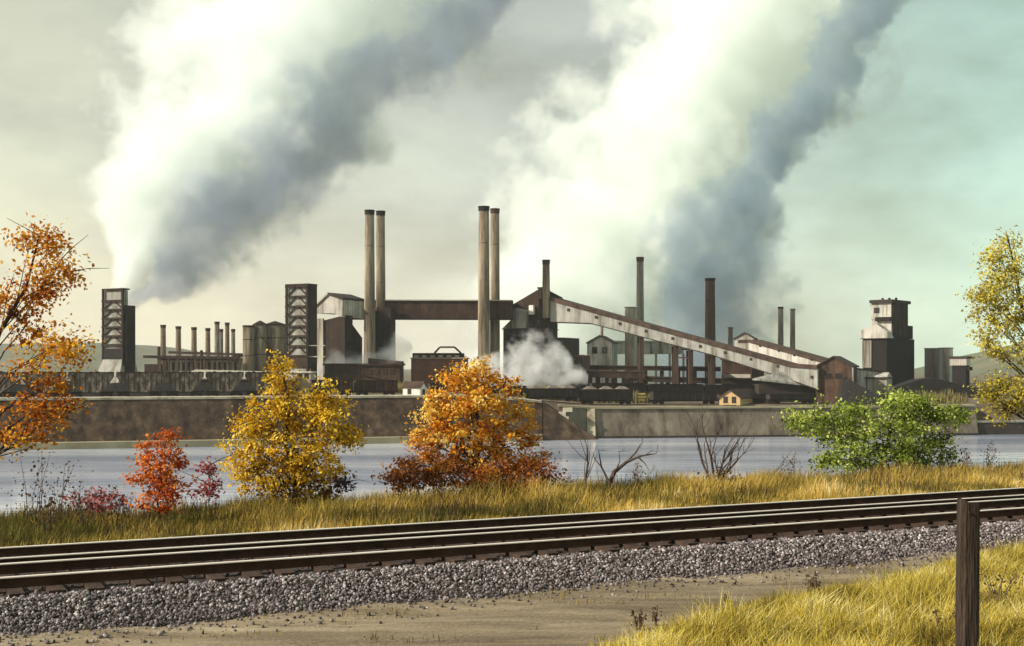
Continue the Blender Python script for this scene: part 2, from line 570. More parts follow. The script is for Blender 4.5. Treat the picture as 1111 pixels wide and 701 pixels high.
def rail_mesh(t, z, nm, par):
    """flat-bottom rail: foot, web and head in one profile; pale running surface, its sheen put into the colour, as a sub-part"""
    pr = [(-.075, -.165), (.075, -.165), (.075, -.15), (.012, -.125), (.012, -.045), (.036, -.035), (.036, -.004), (-.036, -.004), (-.036, -.035), (-.012, -.045), (-.012, -.125), (-.075, -.15)]
    a = [UT(-60, t + x, z + h) for x, h in pr]
    b = [UT(120, t + x, z + h) for x, h in pr]
    r = MB().hull2(a, b).build(nm, M['steelrail'], par)
    pr = [(-.037, -.018), (.037, -.018), (.037, -.002), (.03, .0035), (-.03, .0035), (-.037, -.002)]
    MB().hull2([UT(-60, t + x, z + h) for x, h in pr], [UT(120, t + x, z + h) for x, h in pr]).build('rail_head', M['railhead'], r)
    return r


def track(t0, zr, label):
    root = empty('railway_track', (0, 0, 0))
    tag(root, label, 'railway track', 'railway tracks')
    for s_ in (-1, 1):
        rail_mesh(t0 + s_ * GAUGE / 2, zr, 'rail', root)
    zt = zr - .165
    rest = MB()
    rng = random.Random(int(t0))
    pl = MB()

    def tie_shape(mb, u):
        du = rng.uniform(-.05, .05); dt = rng.uniform(-.09, .09); tilt = rng.uniform(-.02, .02)
        w = rng.uniform(.11, .13)
        a = [UT(u + du - w - tilt, t0 - 1.30 + dt, z) for z in (zt - .2, zt)] + [UT(u + du + w - tilt, t0 - 1.30 + dt, z) for z in (zt, zt - .2)]
        b = [UT(u + du - w + tilt, t0 + 1.30 + dt, z) for z in (zt - .2, zt)] + [UT(u + du + w + tilt, t0 + 1.30 + dt, z) for z in (zt, zt - .2)]
        mb.hull2(a, b)
    k = 0
    for i in range(290):
        u = -59 + i * .61
        if -14 < u < 45 and k < 100:
            mb = MB(); tie_shape(mb, u)
            mb.build('tie', M['tie'], root)
            k += 1
        else:
            tie_shape(rest, u)
    o = rest.build('tie', M['tie'], root)
    o['kind'] = 'stuff'
    return root


track(NEAR_T, 0.0, 'railway track nearest the gravel slope, its two polished rails on dark ties')
track(FAR_T, -.25, 'lower railway track beyond the first one, along the edge of the tall grass')

# crushed stone: loose stones on the shoulder and between the ties
ico = [(0, 0, 1), (.894, 0, .447), (.276, .851, .447), (-.724, .526, .447), (-.724, -.526, .447), (.276, -.851, .447),
       (.724, .526, -.447), (-.276, .851, -.447), (-.894, 0, -.447), (-.276, -.851, -.447), (.724, -.526, -.447), (0, 0, -1)]
icf = [(0, 1, 2), (0, 2, 3), (0, 3, 4), (0, 4, 5), (0, 5, 1), (1, 6, 2), (2, 7, 3), (3, 8, 4), (4, 9, 5), (5, 10, 1), (6, 7, 2), (7, 8, 3), (8, 9, 4),
       (9, 10, 5), (10, 6, 1), (11, 7, 6), (11, 8, 7), (11, 9, 8), (11, 10, 9), (11, 6, 10)]
ico, icf = np.array(ico), np.array(icf)


def stones(name, pts, size, tint, label):
    n = len(pts)
    sc = size[:, None] * RNG.uniform(.55, 1.15, (n, 3))
    ang = RNG.uniform(0, 2 * np.pi, n)
    jit = RNG.uniform(.7, 1.25, (n, 12))
    q = ico[None] * jit[:, :, None] * sc[:, None, :]
    ca, sa = np.cos(ang)[:, None], np.sin(ang)[:, None]
    tl_ = RNG.uniform(-.8, .8, n)[:, None]
    x = q[:, :, 0] * ca - q[:, :, 1] * sa
    y = q[:, :, 0] * sa + q[:, :, 1] * ca
    z = q[:, :, 2]
    y, z = y * np.cos(tl_) - z * np.sin(tl_), y * np.sin(tl_) + z * np.cos(tl_)
    V = np.stack([x, y, z], 2) + pts[:, None, :]
    F = (icf[None] + (np.arange(n) * 12)[:, None, None]).reshape(-1, 3)
    o = np_mesh(name, V.reshape(-1, 3), F, M['stone'], np.repeat(tint, 20), k=3)
    tag(o, label, 'gravel', kind='stuff')
    return o


N = 62000
uu = RNG.uniform(-7, 34, N); tt = 18.25 + 1.75 * RNG.uniform(0, 1, N) ** .85
zz = np.interp(tt, [p[0] for p in prof], [p[1] for p in prof])
sz = .011 + .028 * RNG.uniform(0, 1, N) ** 2.0
pt = np.array([UT(u, t, z + s_ * .5) for u, t, z, s_ in zip(uu, tt, zz, sz)])
ti = np.clip(RNG.beta(1.6, 2.2, N) * (.55 + .45 * np.clip((tt - 18.2) / .9, 0, 1)) + .05, 0, 1)
stones('gravel', pt, sz, ti, 'crushed purple grey stone ballast on the slope in front of the rails')
N = 5000
uu = RNG.uniform(-7, 34, N); tt = RNG.uniform(17.0, 18.5, N)
keep = RNG.uniform(0, 1, N) < np.clip((tt - 16.9) / 1.6, 0, 1) ** 2.2
uu, tt = uu[keep], tt[keep]
sz = RNG.uniform(.012, .04, len(uu))
pt = np.array([UT(u, t, dirt_z(u, t) + s_ * .3) for u, t, s_ in zip(uu, tt, sz)])
stones('scattered_pebbles', pt, sz, RNG.beta(1.5, 2.5, len(uu)), 'loose pebbles rolled from the gravel slope onto the dirt')
N = 7000
uu = RNG.uniform(-7, 36, N); tt = np.where(RNG.uniform(0, 1, N) < .5, RNG.uniform(19.9, 23.2, N), RNG.uniform(23.4, 27.2, N))
zz = np.interp(tt, [p[0] for p in prof], [p[1] for p in prof])
sz = RNG.uniform(.02, .045, N)
pt = np.array([UT(u, t, z + s_ * .2) for u, t, z, s_ in zip(uu, tt, zz, sz)])
stones('track_gravel', pt, sz, RNG.beta(1.2, 4.5, N) * .7, 'dark stones lying between the ties of the tracks')


# ------------------------------------------------------------------ grass
def blades(name, base, h, w, tint, m, label='', lean=.35, cat='grass'):
    n = len(base)
    az = RNG.uniform(0, 2 * np.pi, n)
    d = np.stack([np.cos(az), np.sin(az), np.zeros(n)], 1)
    laz = RNG.normal(.3, 1.5, n)
    ld = np.stack([np.cos(laz), np.sin(laz), np.zeros(n)], 1) * (RNG.uniform(0, lean, n) * h)[:, None]
    up = np.zeros((n, 3)); up[:, 2] = h
    a = base - d * w[:, None] / 2
    b = base + d * w[:, None] / 2
    mid = base + up * .55 + ld * .35
    c1 = mid + d * w[:, None] * .42
    c0 = mid - d * w[:, None] * .42
    tip = base + up + ld
    t1, t0 = tip + d * w[:, None] * .06, tip - d * w[:, None] * .06
    V = np.stack([a, b, c1, c0, t1, t0], 1).reshape(-1, 3)
    i = np.arange(n)[:, None] * 6
    F = np.concatenate([i + np.array([[0, 1, 2, 3]]), i + np.array([[3, 2, 4, 5]])], 0)
    o = np_mesh(name, V, F, m, np.concatenate([tint, tint]))
    tag(o, label, cat, kind='stuff')
    return o


def gz(x, y):
    return ground_z(x, y)


N = 190000
uu = RNG.uniform(-14, 48, N); tt = 27.0 + 15.5 * RNG.uniform(0, 1, N) ** 1.15
pt = np.array([UT(u, t) for u, t in zip(uu, tt)])
clump = np.array([mnoise.noise(Vector((x * .45, y * .45, 7))) for x, y, _ in pt])
clump2 = np.array([mnoise.noise(Vector((x * .13, y * .13, 17))) for x, y, _ in pt])
keep = RNG.uniform(-.8, .6, N) < clump + .1 + .3 * (tt > 29)
pt, clump, clump2, tt = pt[keep], clump[keep], clump2[keep], tt[keep]
pt[:, 2] = [gz(x, y) - .03 for x, y, _ in pt]
h = (.10 + .34 * np.clip((tt - 27.3) / 7, 0, 1)) * (1 + .9 * clump + .4 * clump2) * RNG.uniform(.45, 1.5, len(pt)) ** 1.2
left = np.clip((-pt[:, 0] - 4) / 7, 0, 1)
right = np.clip((pt[:, 0] - 6) / 12, 0, 1)
ti = np.clip(.47 + RNG.normal(0, .17, len(pt)) + .34 * clump2 + .18 * clump - .17 * left + .03 * right, 0, 1)
blades('bank_grass', pt, h, RNG.uniform(.012, .034, len(pt)), ti, M['grass_bank'], lean=.75, label='tall straw and gold autumn grass on the river bank beyond the tracks')


# darker weeds and green growth mixed into the bank
for nm, n_, hmul, tn, mname, lb in (('bank_weeds', 14000, 1.25, (.0, .8), 'leaf_brown', 'dark brown weed stalks tangled in the bank grass'), ('bank_undergrowth', 48000, .85, (.05, .6), 'leaf_moss', 'low green growth in patches of the bank grass')):
    u_ = RNG.uniform(-14, 48, n_); t_ = RNG.uniform(28.5, 42, n_)
    p_ = np.array([UT(u, t) for u, t in zip(u_, t_)])
    c_ = np.array([mnoise.noise(Vector((x * .3, y * .3, 40 + len(nm)))) for x, y, _ in p_])
    lf = np.clip((-p_[:, 0] - 2) / 10, 0, 1) * .3
    kp = c_ + lf > (.18 if nm == 'bank_weeds' else .04)
    p_, c_ = p_[kp], c_[kp]
    p_[:, 2] = [gz(x, y) - .03 for x, y, _ in p_]
    blades(nm, p_, (.3 + .5 * np.clip(c_, 0, 1)) * hmul * RNG.uniform(.5, 1.5, len(p_)), RNG.uniform(.012, .03, len(p_)), RNG.uniform(tn[0], tn[1], len(p_)), M[mname], lean=.5, label=lb, cat='weeds')


def grass_edge(u):                      # foreground grass lies nearer than this (across-track)
    return float(np.interp(u, [-20, 2, 6.5, 9, 13, 17, 19, 23, 40], [9.5, 11.6, 13.5, 14.7, 16.2, 17.3, 18.2, 18.7, 18.8]))


N = 230000
uu = RNG.uniform(-2, 30, N)
ge = np.array([grass_edge(u) for u in uu])
tt = ge - 7.5 * RNG.uniform(0, 1, N) ** 1.3
pt = np.array([UT(u, t, dirt_z(u, t) - .02) for u, t in zip(uu, tt)])
clump = np.array([mnoise.noise(Vector((x * .9, y * .9, 2))) for x, y, _ in pt])
edge = np.clip((ge - tt) / .9, 0, 1)
keep = RNG.uniform(-.7, .5, N) < clump + .6 * edge - .15
pt, clump, edge = pt[keep], clump[keep], edge[keep]
h = (.07 + .22 * edge) * (1 + .9 * clump) * RNG.uniform(.4, 1.5, len(pt))
ti = np.clip(.52 + RNG.normal(0, .22, len(pt)) + .25 * clump, 0, 1)
blades('foreground_grass', pt, h, RNG.uniform(.006, .017, len(pt)), ti, M['grass_gold'], lean=1.3, label='bright golden grass beside the dirt path around the wooden post')
for nm, n_, hmul, tn, mname, lb in (('foreground_weeds', 5000, 1.1, (.2, .9), 'leaf_brown', 'dry brown stalks in the golden foreground grass'), ('foreground_clover', 42000, .8, (.1, .9), 'leaf_moss', 'low green growth in the golden foreground grass')):
    u_ = RNG.uniform(-2, 30, n_)
    t_ = np.array([grass_edge(u) for u in u_]) - .1 - 6.5 * RNG.uniform(0, 1, n_) ** 1.2
    p_ = np.array([UT(u, t, dirt_z(u, t) - .02) for u, t in zip(u_, t_)])
    c_ = np.array([mnoise.noise(Vector((x * .8, y * .8, 60 + len(nm)))) for x, y, _ in p_])
    p_, c_ = p_[c_ > .16], c_[c_ > .16]
    blades(nm, p_, (.12 + .3 * c_) * hmul * RNG.uniform(.5, 1.5, len(p_)), RNG.uniform(.006, .014, len(p_)), RNG.uniform(tn[0], tn[1], len(p_)), M[mname], lean=.6, label=lb, cat='weeds')
# thin tufts creeping over the path
N = 16000
uu = RNG.uniform(-6, 26, N); tt = RNG.uniform(13.0, 18.5, N)
pt = np.array([UT(u, t, dirt_z(u, t) - .01) for u, t in zip(uu, tt)])
cl = np.array([mnoise.noise(Vector((x * .7, y * 1.6, 31))) for x, y, _ in pt])
pt = pt[(cl + .25 * np.abs(tt - 16.8) / 1.7) > .36]
blades('path_tufts', pt, RNG.uniform(.03, .12, len(pt)), RNG.uniform(.006, .014, len(pt)), RNG.uniform(.0, .6, len(pt)), M['grass_bank'], 'thin dry tufts sprouting along the dirt path')


# ------------------------------------------------------------------ trees and shrubs
def leaf_cards(centers, outward, size, tint):
    n = len(centers)
    nr = outward * .5 + RNG.normal(0, .75, (n, 3)) + np.array([-.12, -.2, .45])
    nr /= np.linalg.norm(nr, axis=1)[:, None]
    a = np.cross(nr, RNG.normal(0, 1, (n, 3)))
    a /= np.linalg.norm(a, axis=1)[:, None]
    b = np.cross(nr, a)
    s_ = size[:, None]
    asp = RNG.uniform(.55, .95, n)[:, None]
    base = centers - a * s_ * .5
    tip = centers + a * s_ * .5 - nr * s_ * .12
    sd = centers + a * s_ * .02 + nr * s_ * .10
    r, l = sd + b * s_ * .42 * asp, sd - b * s_ * .42 * asp
    V = np.stack([base, r, tip, l], 1).reshape(-1, 3)
    F = np.arange(n * 4).reshape(n, 4)
    return V, F, tint


def crown_points(lobes, D, per_area, leaf, clump_sig, seed):
    """lobes in photo pixels at distance D -> clump centres and leaf positions filling uneven ellipsoids"""
    rng = np.random.default_rng(seed)
    k = D / FPX
    C, O, T, CL = [], [], [], []
    for lb in lobes:
        px, py, rx, ry = lb[:4]
        dy = lb[4] if len(lb) > 4 else 0.0
        tb = lb[5] if len(lb) > 5 else 0.0
        c = np.array([PX(px, D), D + dy, PZ(py, D)])
        rad = np.array([rx * k, max(rx, ry) * k * .85, ry * k])
        nclump = max(4, int(rx * ry * per_area[0]))
        dv = rng.normal(0, 1, (nclump, 3)); dv /= np.linalg.norm(dv, axis=1)[:, None]
        rr = rng.uniform(.15, 1, nclump) ** .45
        cc = c + dv * rr[:, None] * rad
        ct = rng.normal(0, .19, nclump) + tb
        for j in range(nclump):
            m_ = max(3, int(per_area[1] * rng.uniform(.5, 1.5)))
            sg = clump_sig * rng.uniform(.6, 1.5)
            p = cc[j] + rng.normal(0, 1, (m_, 3)) * sg * np.array([1, 1, .65])
            C.append(p); O.append(np.repeat(dv[j][None], m_, 0)); T.append(np.clip(.5 + ct[j] + rng.normal(0, .2, m_), 0, 1))
        CL.append((c, cc))
    return np.concatenate(C), np.concatenate(O), np.concatenate(T), CL


def tree(name, label, cat, base_px, t, lobes, leafmat, leaf=.2, per=(.05, 22), sig=.28, trunk_r=.10, group=None, seed=1, base_dx=0.0, D=None, twigs=True, trunk_top=None, barkm='bark', bare=0):
    D = D or tpos(base_px, t)
    bx, by = PX(base_px, D), D
    bz = ground_z(bx, by) - .05
    root = empty(name, (bx, by, bz))
    tag(root, label, cat, group)
    C, O, T, CL = crown_points(lobes, D, per, leaf, sig, seed)
    rng = random.Random(seed)
    off = Vector((bx, by, bz))
    # trunk
    zs = [c[2] for c, _ in CL]
    top_c = max(CL, key=lambda q: q[0][2])[0]
    top = Vector(trunk_top) - off if trunk_top else Vector(top_c) - off
    mb = MB()
    npt = 7
    path, rad = [], []
    for i in range(npt):
        f = i / (npt - 1)
        w = Vector((rng.uniform(-1, 1), rng.uniform(-1, 1), 0)) * .05 * top.z * (0 if i == 0 else .6)
        path.append(Vector((top.x * f ** 1.3, top.y * f ** 1.3, top.z * f)) + w)
        rad.append(trunk_r * (1 - .82 * f) * (1.35 if i == 0 else 1))
    mb.tube(path, rad, 8)
    for c, cc in CL:
        tgt = Vector(c) - off
        f = max(.12, min(.9, (tgt.z / max(top.z, .1)) - .22))
        i = min(npt - 2, int(f * (npt - 1)))
        st = path[i].lerp(path[i + 1], f * (npt - 1) - i)
        mid = st.lerp(tgt, .5) + Vector((rng.uniform(-.1, .1), rng.uniform(-.1, .1), .08)) * (tgt - st).length
        r0 = max(.014, trunk_r * .45 * (1 - f))
        mb.tube([st, mid, tgt], [r0, r0 * .7, r0 * .35], 5)
        if twigs:
            for q in cc[::2]:
                qv = Vector(q) - off
                s0 = mid.lerp(tgt, rng.random())
                md = s0.lerp(qv, .5) + Vector((rng.uniform(-.12, .12), rng.uniform(-.12, .12), rng.uniform(-.05, .15))) * (qv - s0).length
                mb.tube([s0, md, qv], [r0 * .35, r0 * .25, .006], 4, False)
        for _ in range(bare):
            e = Vector(c) - off + Vector((rng.uniform(-1, 1), rng.uniform(-1, 1), rng.uniform(-.3, 1))) * .9
            mb.tube([tgt, tgt.lerp(e, .5) + Vector((0, 0, .05)), e], [.014, .01, .005], 4, False)
    mb.build('trunk', M[barkm], root, smooth=True, fix=False)
    size = leaf * RNG.uniform(.6, 1.35, len(C))
    Vv, F, tint = leaf_cards(C - np.array(off), O, size, T)
    np_mesh('crown', Vv, F, M[leafmat], tint, root)
    return root


tree('maple_tree', 'orange maple reaching in from the left edge of the bank, its boughs in loose sprays', 'tree', -46, 33.5,
     [(36, 256, 24, 20, 0, .0), (62, 290, 26, 12, -.2, .08), (40, 312, 28, 26, .2, -.02), (72, 296, 16, 8, 0, .1), (30, 352, 20, 22, 0, -.1), (66, 376, 26, 20, -.4, .12),
      (48, 398, 22, 12, -.4, .1), (92, 372, 12, 22, -.3, .15), (6, 330, 16, 26), (40, 446, 30, 22, -.3, -.12), (70, 452, 20, 16, -.3, -.05), (34, 470, 30, 16, 0, -.1), (62, 416, 9, 8, -.2, -.1), (-46, 300, 20, 20), (58, 268, 14, 8, 0, .05)],
     'leaf_orange', leaf=.115, per=(.018, 52), sig=.21, trunk_r=.12, seed=3, bare=1)

tree('yellow_tree', 'bushy yellow tree with a pointed top, in front of the dark river wall', 'tree', 318, 38,
     [(305, 396, 10, 20), (304, 425, 24, 24), (288, 452, 34, 26), (330, 445, 34, 30), (352, 425, 13, 16, -.3), (366, 452, 24, 24, -.3, .05), (280, 488, 36, 30, -.2), (322, 485, 46, 34, -.4, -.05),
      (372, 470, 20, 16, -.2), (295, 512, 40, 24, -.3, -.05), (340, 508, 34, 24, -.2, -.12), (262, 508, 22, 18, 0, .1), (310, 535, 52, 14, 0, -.25)],
     'leaf_yellow', leaf=.115, per=(.025, 58), sig=.165, trunk_r=.10, seed=5, bare=1)

tree('golden_tree', 'dense golden orange tree in the middle of the bank, before the drifting steam', 'tree', 520, 38,
     [(515, 408, 30, 20, 0, .2), (490, 428, 32, 24, 0, .22), (535, 425, 36, 24, -.2, .12), (512, 452, 48, 28, -.4, .14), (475, 455, 26, 22, 0, .25), (560, 452, 22, 24, 0, .2), (500, 480, 44, 28, -.4, -.02),
      (548, 482, 34, 26, -.3, -.05), (520, 508, 52, 24, -.3, -.12), (466, 482, 24, 20, 0, .05), (568, 500, 28, 16, 0, -.1), (460, 505, 24, 14, 0, -.12)],
     'leaf_gold', leaf=.12, per=(.027, 58), sig=.165, trunk_r=.12, seed=8, bare=1)
tree('rust_shrub', 'low rust brown shrub spreading around the foot of the golden tree', 'shrub', 512, 37,
     [(448, 516, 38, 18), (500, 516, 46, 22, -.4), (548, 516, 40, 20, -.3), (582, 515, 26, 17), (433, 522, 20, 12), (595, 524, 14, 9, 0, -.2)],
     'leaf_rust', leaf=.10, per=(.055, 40), sig=.16, trunk_r=.05, seed=9, barkm='deadwood')
tree('red_sapling', 'slender scarlet sapling among the weeds, left of the yellow tree', 'sapling', 172, 34,
     [(180, 478, 11, 10), (158, 490, 8, 8), (186, 498, 17, 15), (170, 515, 17, 14), (150, 520, 12, 9), (184, 532, 20, 13), (168, 545, 18, 12), (158, 500, 9, 8, 0, .1)],
     'leaf_red', leaf=.105, per=(.07, 30), sig=.13, trunk_r=.035, seed=12)
tree('crimson_shrub', 'small dull crimson shrub between the scarlet sapling and the yellow tree', 'shrub', 228, 36.5,
     [(227, 516, 9, 10), (232, 530, 11, 10), (222, 532, 8, 9), (226, 505, 5, 6)], 'leaf_pink', leaf=.12, per=(.10, 12), sig=.11, trunk_r=.022, seed=14, bare=2)
tree('crimson_weed', 'low patch of pinkish red weeds in the grass, near the left edge', 'shrub', 108, 34.5,
     [(82, 543, 12, 8), (112, 538, 13, 10), (98, 546, 14, 8), (124, 546, 10, 8)], 'leaf_pink', leaf=.11, per=(.09, 12), sig=.11, trunk_r=.02, seed=15)
tree('dusky_shrub', 'small dusky purple shrub at the right foot of the yellow tree', 'shrub', 362, 38.5,
     [(362, 524, 18, 12), (345, 530, 16, 9), (378, 522, 9, 8)], 'leaf_purple', leaf=.12, per=(.09, 14), sig=.12, trunk_r=.025, seed=16, bare=2)
tree('green_bush', 'wide bright green bush on the bank before the tall dark tower', 'bush', 955, 40.5,
     [(878, 455, 28, 14), (925, 448, 30, 16), (972, 440, 34, 16), (1008, 442, 28, 14, 0, -.1), (1032, 452, 22, 14, 0, -.2), (905, 470, 34, 16), (950, 472, 44, 22, -.5), (1000, 468, 36, 20, -.2), (920, 495, 32, 16, -.3),
      (960, 498, 42, 18, -.5, -.05), (1003, 495, 28, 18, 0, -.08), (895, 500, 16, 12), (868, 458, 14, 7), (1025, 482, 12, 12, 0, -.15)],
     'leaf_green', leaf=.145, per=(.033, 62), sig=.25, trunk_r=.12, seed=21, bare=1)
tree('poplar_tree', 'tall loose olive yellow tree at the right edge of the bank', 'tree', 1140, 39,
     [(1080, 275, 12, 14), (1084, 298, 18, 16), (1064, 322, 17, 10), (1082, 322, 18, 18), (1068, 340, 14, 8), (1085, 348, 20, 18), (1072, 368, 16, 10), (1080, 382, 18, 10), (1100, 290, 12, 20), (1108, 335, 14, 22),
      (1112, 380, 14, 20), (1084, 418, 20, 12, .4, -.2), (1074, 428, 12, 10, .3, -.2), (1092, 442, 20, 14, .4, -.22), (1108, 425, 14, 18, 0, -.1), (1098, 258, 10, 12)],
     'leaf_olive', leaf=.135, per=(.055, 44), sig=.25, trunk_r=.16, seed=23)
tree('olive_shrub', 'knee high olive shrub in the grass right below the bare shrub', 'shrub', 778, 37,
     [(762, 525, 15, 9), (788, 520, 16, 11), (808, 527, 13, 8), (778, 531, 26, 8)], 'leaf_brown', leaf=.12, per=(.10, 16), sig=.13, trunk_r=.022, seed=24)


def branch(mb, p, d, ln, r, depth, rng, spread=.55, up=.15):
    n = 3
    pts, rad = [p.copy()], [r]
    q = p.copy(); dd = d.copy()
    for i in range(n):
        dd = (dd + Vector((rng.uniform(-1, 1), rng.uniform(-1, 1), rng.uniform(-.6, 1) * .8)) * .22 + Vector((0, 0, up * .3))).normalized()
        q = q + dd * ln / n
        pts.append(q.copy()); rad.append(r * (1 - .5 * (i + 1) / n))
    mb.tube(pts, rad, 5, False)
    if depth <= 0:
        return
    for i in range(1, n + 1):
        for _ in range(rng.choice((1, 1, 2))):
            nd = (dd + Vector((rng.uniform(-1, 1), rng.uniform(-1, 1), rng.uniform(-.4, .9))) * spread * 1.4).normalized()
            branch(mb, pts[i], nd, ln * rng.uniform(.5, .75), rad[i] * .7, depth - 1, rng, spread, up)


def bare_shrub(name, label, px, t, dirs, r, seed, depth=2, cat='bare shrub', m='deadwood', group=None):
    D = tpos(px, t)
    x = PX(px, D)
    z = ground_z(x, D) - .05
    root = empty(name, (x, D, z))
    tag(root, label, cat, group)
    rng = random.Random(seed)
    mb = MB()
    for d, ln in dirs:
        branch(mb, Vector((rng.uniform(-.06, .06), rng.uniform(-.06, .06), 0)), Vector(d).normalized(), ln, r, depth, rng)
    mb.build('stem', M[m], root, smooth=True, fix=False)
    return root


bare_shrub('bare_shrub', 'leafless forked shrub standing against the water, left of the green bush', 776, 40,
           [((-.38, 0, 1), 1.9), ((.25, .1, 1), 1.7), ((-.08, 0, 1), 2.0), ((.55, 0, .9), 1.5)], .065, 4, 2)
# arching dead branch: a leaning trunk with side limbs, as in the photo
D = tpos(660, 40); x0 = PX(660, D); z0 = ground_z(x0, D)
root = tag(empty('dead_sapling', (x0, D, z0)), 'dead sapling bent over to the right, bare against the water', 'dead tree')
mb = MB(); k = D / FPX


def lp(px, py, dy=0.0):
    return Vector((PX(px, D) - x0, dy, PZ(py, D) - z0))


mb.tube([lp(656, 548), lp(660, 528), lp(667, 512, .1), lp(680, 502, .2), (lp(695, 495, .1)), lp(712, 492)], [.12, .10, .085, .065, .04, .016], 6)
mb.tube([lp(680, 502, .2), lp(690, 492, .3), lp(697, 481, .3)], [.04, .03, .012], 5)
mb.tube([lp(692, 496, .1), lp(700, 503, 0), lp(706, 514, -.1)], [.025, .018, .008], 5)
mb.tube([lp(661, 524), lp(652, 506, -.2), lp(649, 488, -.2)], [.05, .035, .012], 5)
mb.tube([lp(652, 506, -.2), lp(645, 498, -.2), lp(643, 490, -.2)], [.025, .02, .008], 5)
mb.tube([lp(700, 494), lp(707, 489), lp(716, 490)], [.02, .014, .006], 5)
mb.tube([lp(668, 511), lp(672, 500, -.2), lp(671, 490, -.3)], [.03, .02, .008], 5)
rng = random.Random(5)
for a in ((690, 492), (697, 481), (706, 514), (649, 488), (712, 492), (671, 490), (700, 503)):
    branch(mb, lp(*a), Vector((rng.uniform(-.6, 1), 0, rng.uniform(-.2, 1))).normalized(), .35, .012, 1, rng)
mb.build('trunk', M['deadwood'], root, smooth=True, fix=False)
bare_shrub('bare_shrub', 'thin bare twigs rising right of the golden tree, beside the bent dead sapling', 634, 40, [((-.15, 0, 1), 1.9), ((.25, 0, 1), 1.6)], .034, 17, 1)
bare_shrub('bare_shrub', 'leafless fan of twigs leaning over the water between the forked shrub and the green bush', 822, 40.2, [((.6, 0, 1), 1.3), ((.9, 0, .8), 1.3)], .028, 27, 1)


def weed(label, px, t, hgt, n, seed, leafmat, D=None, group='dry weeds', leaf=.07, nleaf=26, ground=None, spread=.25):
    D = D or tpos(px, t)
    x = PX(px, D)
    z = (ground if ground is not None else ground_z(x, D)) - .03
    root = tag(empty('dry_weed', (x, D, z)), label, 'weed', group)
    rng = random.Random(seed)
    mb = MB()
    tips = []
    for i in range(n):
        d = Vector((rng.uniform(-1, 1) * spread, rng.uniform(-1, 1) * spread, 1)).normalized()
        hh = hgt * rng.uniform(.65, 1.05)
        b0 = Vector((rng.uniform(-.12, .12), rng.uniform(-.1, .1), 0)) * (hgt * .6)
        p1 = b0 + d * hh * .55
        p2 = b0 + d * hh + Vector((rng.uniform(-.08, .15), 0, 0)) * hgt
        mb.tube([b0, p1, p2], [.012, .009, .004], 4, False)
        for f in np.linspace(.35, 1, nleaf):
            c = (b0.lerp(p1, f / .55) if f < .55 else p1.lerp(p2, (f - .55) / .45))
            sp = .10 * hgt * (.4 + .8 * math.sin(f * 3.0))
            tips.append(c + Vector((rng.gauss(0, 1), rng.gauss(0, 1), rng.gauss(0, .6))) * sp)
    mb.build('stem', M['deadwood'], root, fix=False)
    C = np.array([tuple(q) for q in tips])
    Vv, F, tint = leaf_cards(C, RNG.normal(0, 1, C.shape), leaf * RNG.uniform(.6, 1.4, len(C)), RNG.uniform(.1, .9, len(C)))
    np_mesh('leaves', Vv, F, M[leafmat], tint, root)  # seed heads and small leaves along the stalks, all built as leaf cards
    return root


for (px, t, h_, n_, lb) in [(36, 33, 1.35, 4, 'dark seedy weed tallest by the left edge, under the orange maple'), (62, 34, 1.2, 3, 'dark weed stalks right of the tallest one, over the water at left'),
                            (90, 33, .95, 4, 'dark weed clump above the low pinkish red weeds'), (52, 31.5, .8, 4, 'short brown weed in the olive grass below the tall dark weeds'),
                            (128, 34.5, .8, 3, 'brown weed stalks just left of the scarlet sapling')]:
    weed(lb, px, t, h_ * 1.55, n_ + 1, int(px), 'leaf_brown', leaf=.085)
for (px, t, h_, n_, lb) in [(860, 40, 1.15, 3, 'russet weed spikes just left of the green bush, before the water'), (1072, 40, 1.1, 4, 'russet weed spikes at the right edge beside the water'),
                            (1050, 38, .9, 3, 'brown weeds in the golden grass below the right end of the green bush'), (985, 38, .7, 3, 'brown weed in the golden grass under the green bush'),
                            (690, 39, .8, 3, 'brown weed stalks at the foot of the bent dead sapling')]:
    weed(lb, px, t, h_ * 1.55, n_ + 1, int(px), 'leaf_brown', leaf=.085)
for (px, py, h_, n_, lb) in [(880, 645, .42, 7, 'bushy dead weed on the edge of the dirt path, alone'), (690, 681, .42, 4, 'dead weed with curled leaves at the bottom of the picture, by the path'),
                             (712, 676, .38, 2, 'thin dead weed just right of the curled one at the bottom'), (1022, 690, .55, 5, 'dark dead weed in golden grass just left of the wooden post'),
                             (1082, 665, .8, 6, 'tall dead weed right of the wooden post'), (786, 650, .16, 2, 'tiny dead weed on the pale dirt path')]:
    Dg = 3.72 * FPX / (py - HY)
    weed(lb, px, 0, h_, n_, int(px), 'leaf_brown', D=Dg, leaf=.045, nleaf=20, ground=-.55, spread=.4)

# ------------------------------------------------------------------ wooden post
D = 15.2
px0 = PX(1049, D)
root = tag(empty('fence_post', (px0, D, -.62)), 'dark weathered wooden post standing in the golden grass by the tracks', 'post')
mb = MB()
rng = random.Random(2)
rows = []
H = PZ(544, D) + .62
N_ = 12
for i in range(15):
    z = H * i / 14
    ring = []
    for k in range(N_):
        a = 2 * math.pi * k / N_
        ex = max(abs(math.cos(a)), abs(math.sin(a)))
        r = .122 / ex ** .75 * (1.06 - .06 * i / 14) * (1 + .05 * mnoise.noise(Vector((math.cos(a) * 2, math.sin(a) * 2, z * 1.4))))
        zz_ = z + (.035 * mnoise.noise(Vector((math.cos(a) * 3, math.sin(a) * 3, 1))) - .03 * math.cos(a) if i == 14 else 0)
        ring.append((r * math.cos(a) + .02 * z / H, r * math.sin(a), zz_))
    rows.append(ring)
vs = [p for r_ in rows for p in r_] + [(.02, 0, H - .012)]
